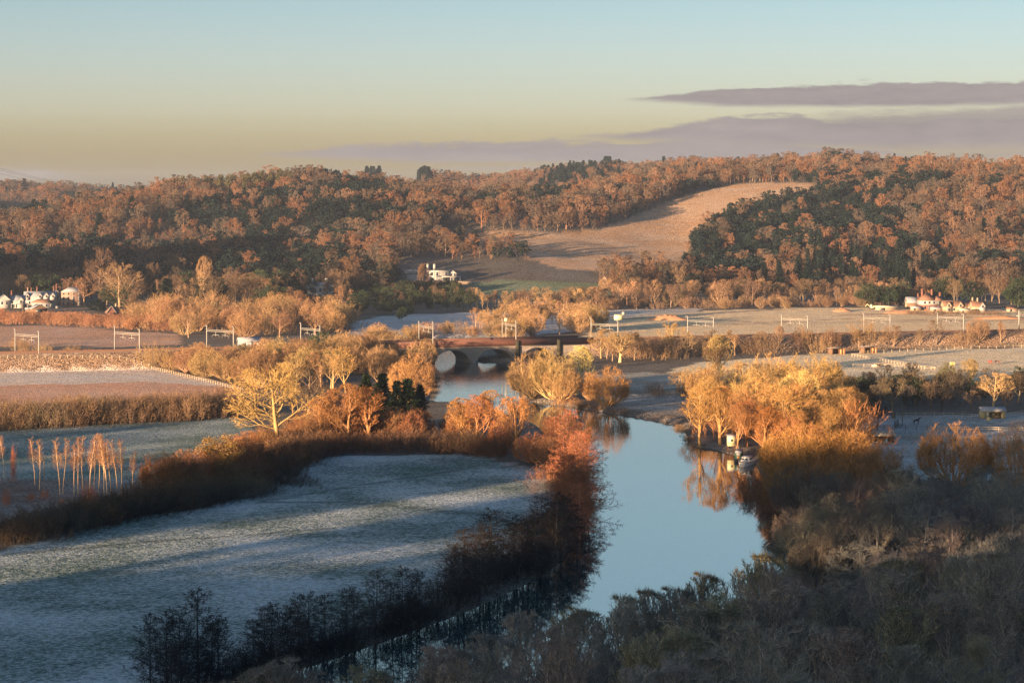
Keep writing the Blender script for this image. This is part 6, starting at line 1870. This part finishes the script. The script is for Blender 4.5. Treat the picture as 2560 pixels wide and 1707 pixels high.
# --- boats and the hut at the mooring
def loft(sections, name, mat, parent, close=True):
    n = len(sections[0]); v = [p for s in sections for p in s]
    q = [(i * n + j, (i + 1) * n + j, (i + 1) * n + j + 1, i * n + j + 1) for i in range(len(sections) - 1) for j in range(n - 1)]
    b = Bag().poly(v, quads=q)
    return b.put(name, mat, parent)
def cruiser():
    X, Y = flat(745.5, 465.0, 0)
    o = empty('cabin_cruiser', (X, Y, 0), math.radians(248), label='white cabin cruiser moored nose-out at the right bank', cat='boat')
    S = []
    for x, w, zk, zd in ((-4, 1.25, -.2, .95), (-2, 1.35, -.25, .95), (0, 1.35, -.25, 1.0), (2, 1.1, -.2, 1.1), (3.2, .65, -.1, 1.22), (4.1, .06, .25, 1.35)):
        S.append([(x, -w, zd), (x, -w * .92, .35), (x, -w * .6, zk), (x, 0, zk - .1), (x, w * .6, zk), (x, w * .92, .35), (x, w, zd)])
    h = loft(S, 'hull', 'boat_white', o)
    Bag().poly([(s[0][0], s[0][1] * .97, s[0][2]) for s in S] + [(s[-1][0], s[-1][1] * .97, s[-1][2]) for s in S], quads=[(i, i + 1, i + 7, i + 6) for i in range(5)]).poly([S[0][0], S[0][2], S[0][4], S[0][6]], quads=[(0, 1, 2, 3)]).put('deck', 'boat_white', o)
    Bag().poly([(-3.2, -1.0, 1), (1.0, -.95, 1), (1.0, .95, 1), (-3.2, 1.0, 1), (-3.0, -.85, 2.0), (.4, -.8, 2.0), (.4, .8, 2.0), (-3.0, .85, 2.0)], quads=[(0, 1, 5, 4), (1, 2, 6, 5), (2, 3, 7, 6), (3, 0, 4, 7)]).put('cabin', 'boat_white', o)
    Bag().box(-3.3, .55, -.95, .95, 2.003, 2.1).put('cabin_roof', 'frost_roof', o)
    Bag().poly([(1.05, -.7, 1.12), (2.5, -.45, 1.12), (2.5, .45, 1.12), (1.05, .7, 1.12), (1.05, -.6, 1.5), (2.2, -.35, 1.35), (2.2, .35, 1.35), (1.05, .6, 1.5)], quads=[(0, 1, 5, 4), (1, 2, 6, 5), (2, 3, 7, 6), (4, 5, 6, 7)]).put('foredeck', 'boat_white', o)
    for s in (-1, 1):
        for x in (-2.5, -1.5, -.5): Bag().box(x - .35, x + .35, min(s * .93, s * .99), max(s * .93, s * .99), 1.35, 1.75).put('window', 'glass', o)
    for y in (-.42, .42): Bag().poly([(.90, y - .33, 1.3), (.90, y + .33, 1.3), (.62, y + .3, 1.8), (.62, y - .3, 1.8)], quads=[(0, 1, 2, 3)]).put('window', 'glass', o)
    r = Bag(); pr = np.array([[(4.0, 0, 1.85), (3.0, -.6, 1.75), (1.8, -1.05, 1.65)]]); r.tubes(pr, np.array([.03]), np.array([.03]), 4); r.tubes(pr * np.array([1, -1, 1]), np.array([.03]), np.array([.03]), 4)
    for p in ((4.0, 0), (3.0, -.6), (3.0, .6), (1.8, -1.05), (1.8, 1.05)): r.bar((p[0], p[1], 1.1), (p[0], p[1], 1.8), .025, 4)
    r.put('bow_rail', 'steel', o)
    rb = Bag(); rb.tubes(np.array([[(s[0][0], s[0][1] * 1.02, s[0][2] - .12) for s in S]]), np.array([.06]), np.array([.06]), 4); rb.tubes(np.array([[(s[-1][0], s[-1][1] * 1.02, s[-1][2] - .12) for s in S]]), np.array([.06]), np.array([.06]), 4); rb.put('rubbing_strake', 'door', o)
cruiser()
def narrowboat():
    X, Y = flat(738.2, 461.5, 0)
    o = empty('narrowboat', (X + .7, Y + 5, 0), math.radians(262), label='dark green and black narrowboat moored behind the white cruiser', cat='boat')
    S = []
    for x, w in ((-5.5, .5), (-4.8, .95), (-3.5, 1.05), (3.4, 1.05), (4.6, .85), (5.6, .15)):
        S.append([(x, -w, .75), (x, -w, -.3), (x, w, -.3), (x, w, .75)])
    loft(S, 'hull', 'black', o)
    Bag().poly([(s[0][0], s[0][1] * .96, .70) for s in S] + [(s[-1][0], s[-1][1] * .96, .70) for s in S], quads=[(i, i + 1, i + 7, i + 6) for i in range(5)]).put('deck', 'green', o)
    Bag().poly([(-4, -.9, .72), (3.6, -.9, .72), (3.6, .9, .72), (-4, .9, .72), (-4, -.75, 2.0), (3.6, -.75, 2.0), (3.6, .75, 2.0), (-4, .75, 2.0)], quads=[(0, 1, 5, 4), (1, 2, 6, 5), (2, 3, 7, 6), (3, 0, 4, 7)]).put('cabin', 'green', o)
    Bag().box(-4.1, 3.75, -.82, .82, 2.003, 2.1).put('cabin_roof', 'frost_roof', o)
    Bag().box(3.62, 3.68, -.5, .5, 1.35, 1.95).put('notice_board', 'white', o); Bag().box(3.62, 3.66, -.3, .3, .75, 1.3).put('door', 'door', o)
    for s in (-1, 1):
        for x in (-2.5, -.5, 1.5): Bag().box(x - .4, x + .4, min(s * .84, s * .88), max(s * .84, s * .88), 1.2, 1.6).put('window', 'glass', o)
    t = Bag(); t.bar((4.6, 0, .8), (5.3, 0, 1.5), .04, 4).put('tiller', 'steel', o)
narrowboat()
X, Y = hit(731, 450)
o = empty('boat_hut', (X, Y, gz(X, Y)), .12, label='small cream hut on short stilts above the moored boats', cat='hut')
Bag().box(-.95, .95, -.8, .8, 1.2, 3.5).put('wall', 'yellow', o); gable_roof(-.95, .95, -.8, .8, 3.5, .35, .15).put('roof', 'frost_roof', o)
for x in (-.85, .85):
    for y in (-.7, .7): Bag().box(x - .07, x + .07, y - .07, y + .07, -.4, 1.19).put('stilt', 'timber', o)
rg_ = Bag(); a_ = np.linspace(0, 2 * np.pi, 17); rg_.tubes(np.stack([.27 * np.cos(a_), np.full(17, -.86), 1.75 + .27 * np.sin(a_)], 1)[None], np.array([.06]), np.array([.06]), 5); rg_.put('lifebuoy', 'door', o)
Bag().box(-.3, .3, -.84, -.81, 2.3, 2.9).put('window', 'glass', o)
st = Bag()
for k in range(5): st.box(1.0, 1.5, -.5 - .28 * k, -.28 - .28 * k, 1.0 - .24 * k, 1.06 - .24 * k)
st.bar((1.0, -.3, 2.0), (1.0, -1.8, .8), .035, 4).bar((1.5, -.3, 2.0), (1.5, -1.8, .8), .035, 4).bar((1.5, -.3, 1.0), (1.5, -.3, 2.0), .035, 4).bar((1.5, -1.8, -.2), (1.5, -1.8, .8), .035, 4)
st.put('steps', 'pale_timber', o)

# --- horses: one skinned body each
def horse(px, py, rz, name_label, coat, grazing, rug=None, group=None):
    X, Y = hit(px, py)
    root = empty('horse', (X, Y, gz(X, Y)), rz, label=name_label, cat='horse', group=group)
    V, E, R = [], [], []
    def v(x, y, z, r, prev=None, r2=None):
        V.append((x, y, z)); R.append((r, r2 or r)); i = len(V) - 1
        if prev is not None: E.append((prev, i))
        return i
    rump = v(-.55, 0, 1.28, .27, None, .30); mid = v(-.05, 0, 1.22, .27, rump, .31); chest = v(.45, 0, 1.25, .25, mid, .33)
    tail = v(-.85, 0, 1.2, .06, rump); tail2 = v(-.95, 0, .75, .08, tail); v(-.93, 0, .45, .03, tail2)
    if grazing:
        n1 = v(.82, 0, 1.05, .16, chest); n2 = v(1.12, 0, .62, .12, n1); hd = v(1.22, 0, .38, .12, n2); v(1.30, 0, .10, .065, hd)
    else:
        n1 = v(.72, 0, 1.52, .17, chest); n2 = v(.92, 0, 1.82, .12, n1); hd = v(1.08, 0, 1.88, .12, n2); v(1.38, 0, 1.66, .065, hd)
    for s in (-1, 1):
        e = v(V[hd][0] - .06, s * .07, V[hd][2] + .1, .035, hd); v(V[e][0] - .03, s * .08, V[e][2] + .12, .015, e)
        a = v(.50, s * .17, .95, .12, chest); b = v(.50, s * .17, .52, .06, a); c = v(.49, s * .17, .12, .045, b); v(.53, s * .17, .03, .06, c)
        a = v(-.60, s * .17, 1.0, .17, rump); b = v(-.48, s * .17, .78, .10, a); c = v(-.72, s * .17, .5, .055, b); d = v(-.66, s * .17, .12, .045, c); v(-.62, s * .17, .03, .06, d)
    me = bpy.data.meshes.new('horse_body'); me.from_pydata(V, E, []); me.materials.append(MAT[coat])
    o = link('body', me, root)
    sk = o.modifiers.new('skin', 'SKIN'); 
    if not me.skin_vertices: me.skin_vertices.new()
    for i, r in enumerate(R): me.skin_vertices[0].data[i].radius = r
    me.skin_vertices[0].data[0].use_root = True
    o.modifiers.new('sub', 'SUBSURF').levels = 1; o.modifiers['sub'].render_levels = 2
    if rug:
        b = Bag(); n = 12; secs = []
        for x, ry, rz_, cz in ((-.86, .26, .26, 1.26), (-.6, .36, .36, 1.24), (-.05, .36, .38, 1.2), (.45, .36, .40, 1.22), (.66, .28, .32, 1.3)):
            secs.append([(x, ry * math.sin(t), cz + rz_ * math.cos(t)) for t in np.linspace(-2.1, 2.1, n)])
        loft(secs, 'rug', rug, root)
    return root
horse(916.5, 424, .12, 'black horse standing in the shaded paddock with its head up', 'dark_horse', False)
horse(990.3, 364.3, -.9, 'left grazing horse in a bright red rug in the lit paddock', 'brown_horse', True, 'red_rug', 'horses grazing in the lit paddock')
horse(997, 363.6, -.3, 'right grazing horse, dark brown, in the lit paddock', 'brown_horse', True, None, 'horses grazing in the lit paddock')
def duck(px, py, lab):
    X, Y = flat(px, py, 0); o = empty('duck', (X, Y, 0), .4, label=lab, cat='duck', group='ducks on the river bend')
    b = Bag(); b.tubes(np.array([[(-.3, 0, .16), (-.15, 0, .1), (.1, 0, .08), (.22, 0, .12)]]), np.array([.05]), np.array([.12]), 7); b.tubes(np.array([[(.18, 0, .1), (.24, 0, .28), (.34, 0, .30)]]), np.array([.07]), np.array([.04]), 6); b.put('body', 'black', o)
duck(567, 438, 'left duck on the water at the river bend'); duck(571.5, 437, 'right duck on the water at the river bend')
# high-voltage wires crossing the sky at the upper left
root = empty('power_line', (-330, 900, 70), 0, label='faint power wires sagging across the sky at the upper left', cat='wire')
for k, (y0, y1) in enumerate(((160.5, 184), (163, 184.5), (168, 185))):
    a = np.array([(-70 - 512) / F * 1050, 1050, CAM_Z - (y0 - 14 - HY) / F * 1050]); c = np.array([(150 - 512) / F * 2500, 2500, CAM_Z - (y1 - HY) / F * 2500])
    tt = np.linspace(0, 1, 24)[:, None]; l = a + (c - a) * tt; l[:, 2] -= (10 * 4 * tt * (1 - tt))[:, 0]
    b_ = Bag(); b_.tubes((l - np.array(root.location))[None], np.array([.06]), np.array([.10]), 3); b_.put('wire', 'wire', root)

print('modern', [tuple(round(v) for v in proj(*hit(x, y), gz(*hit(x, y)))) + tuple(round(v) for v in hit(x, y)) for x, y in ((441, 281), (605, 284), (320, 300), (18, 307.5), (520, 285), (412, 273))])
# ---------------------------------------------------------------- morning air
if HAZE:
    m, N, L = new_mat('haze')
    pv = N.new('ShaderNodeVolumePrincipled')
    pv.inputs['Color'].default_value = (*HAZE_COLOR, 1)
    pv.inputs['Density'].default_value = HAZE
    pv.inputs['Anisotropy'].default_value = 0.2
    o_ = N.new('ShaderNodeOutputMaterial'); L.new(pv.outputs[0], o_.inputs['Volume'])
    m.volume_intersection_method = 'FAST' if hasattr(m, 'volume_intersection_method') else 0
    v, q = box_v(-2700, 2700, -1600, 9100, -9, 175)
    hz = link('haze', np_mesh('haze', v, [q], [m]))
    props(hz, kind='stuff')
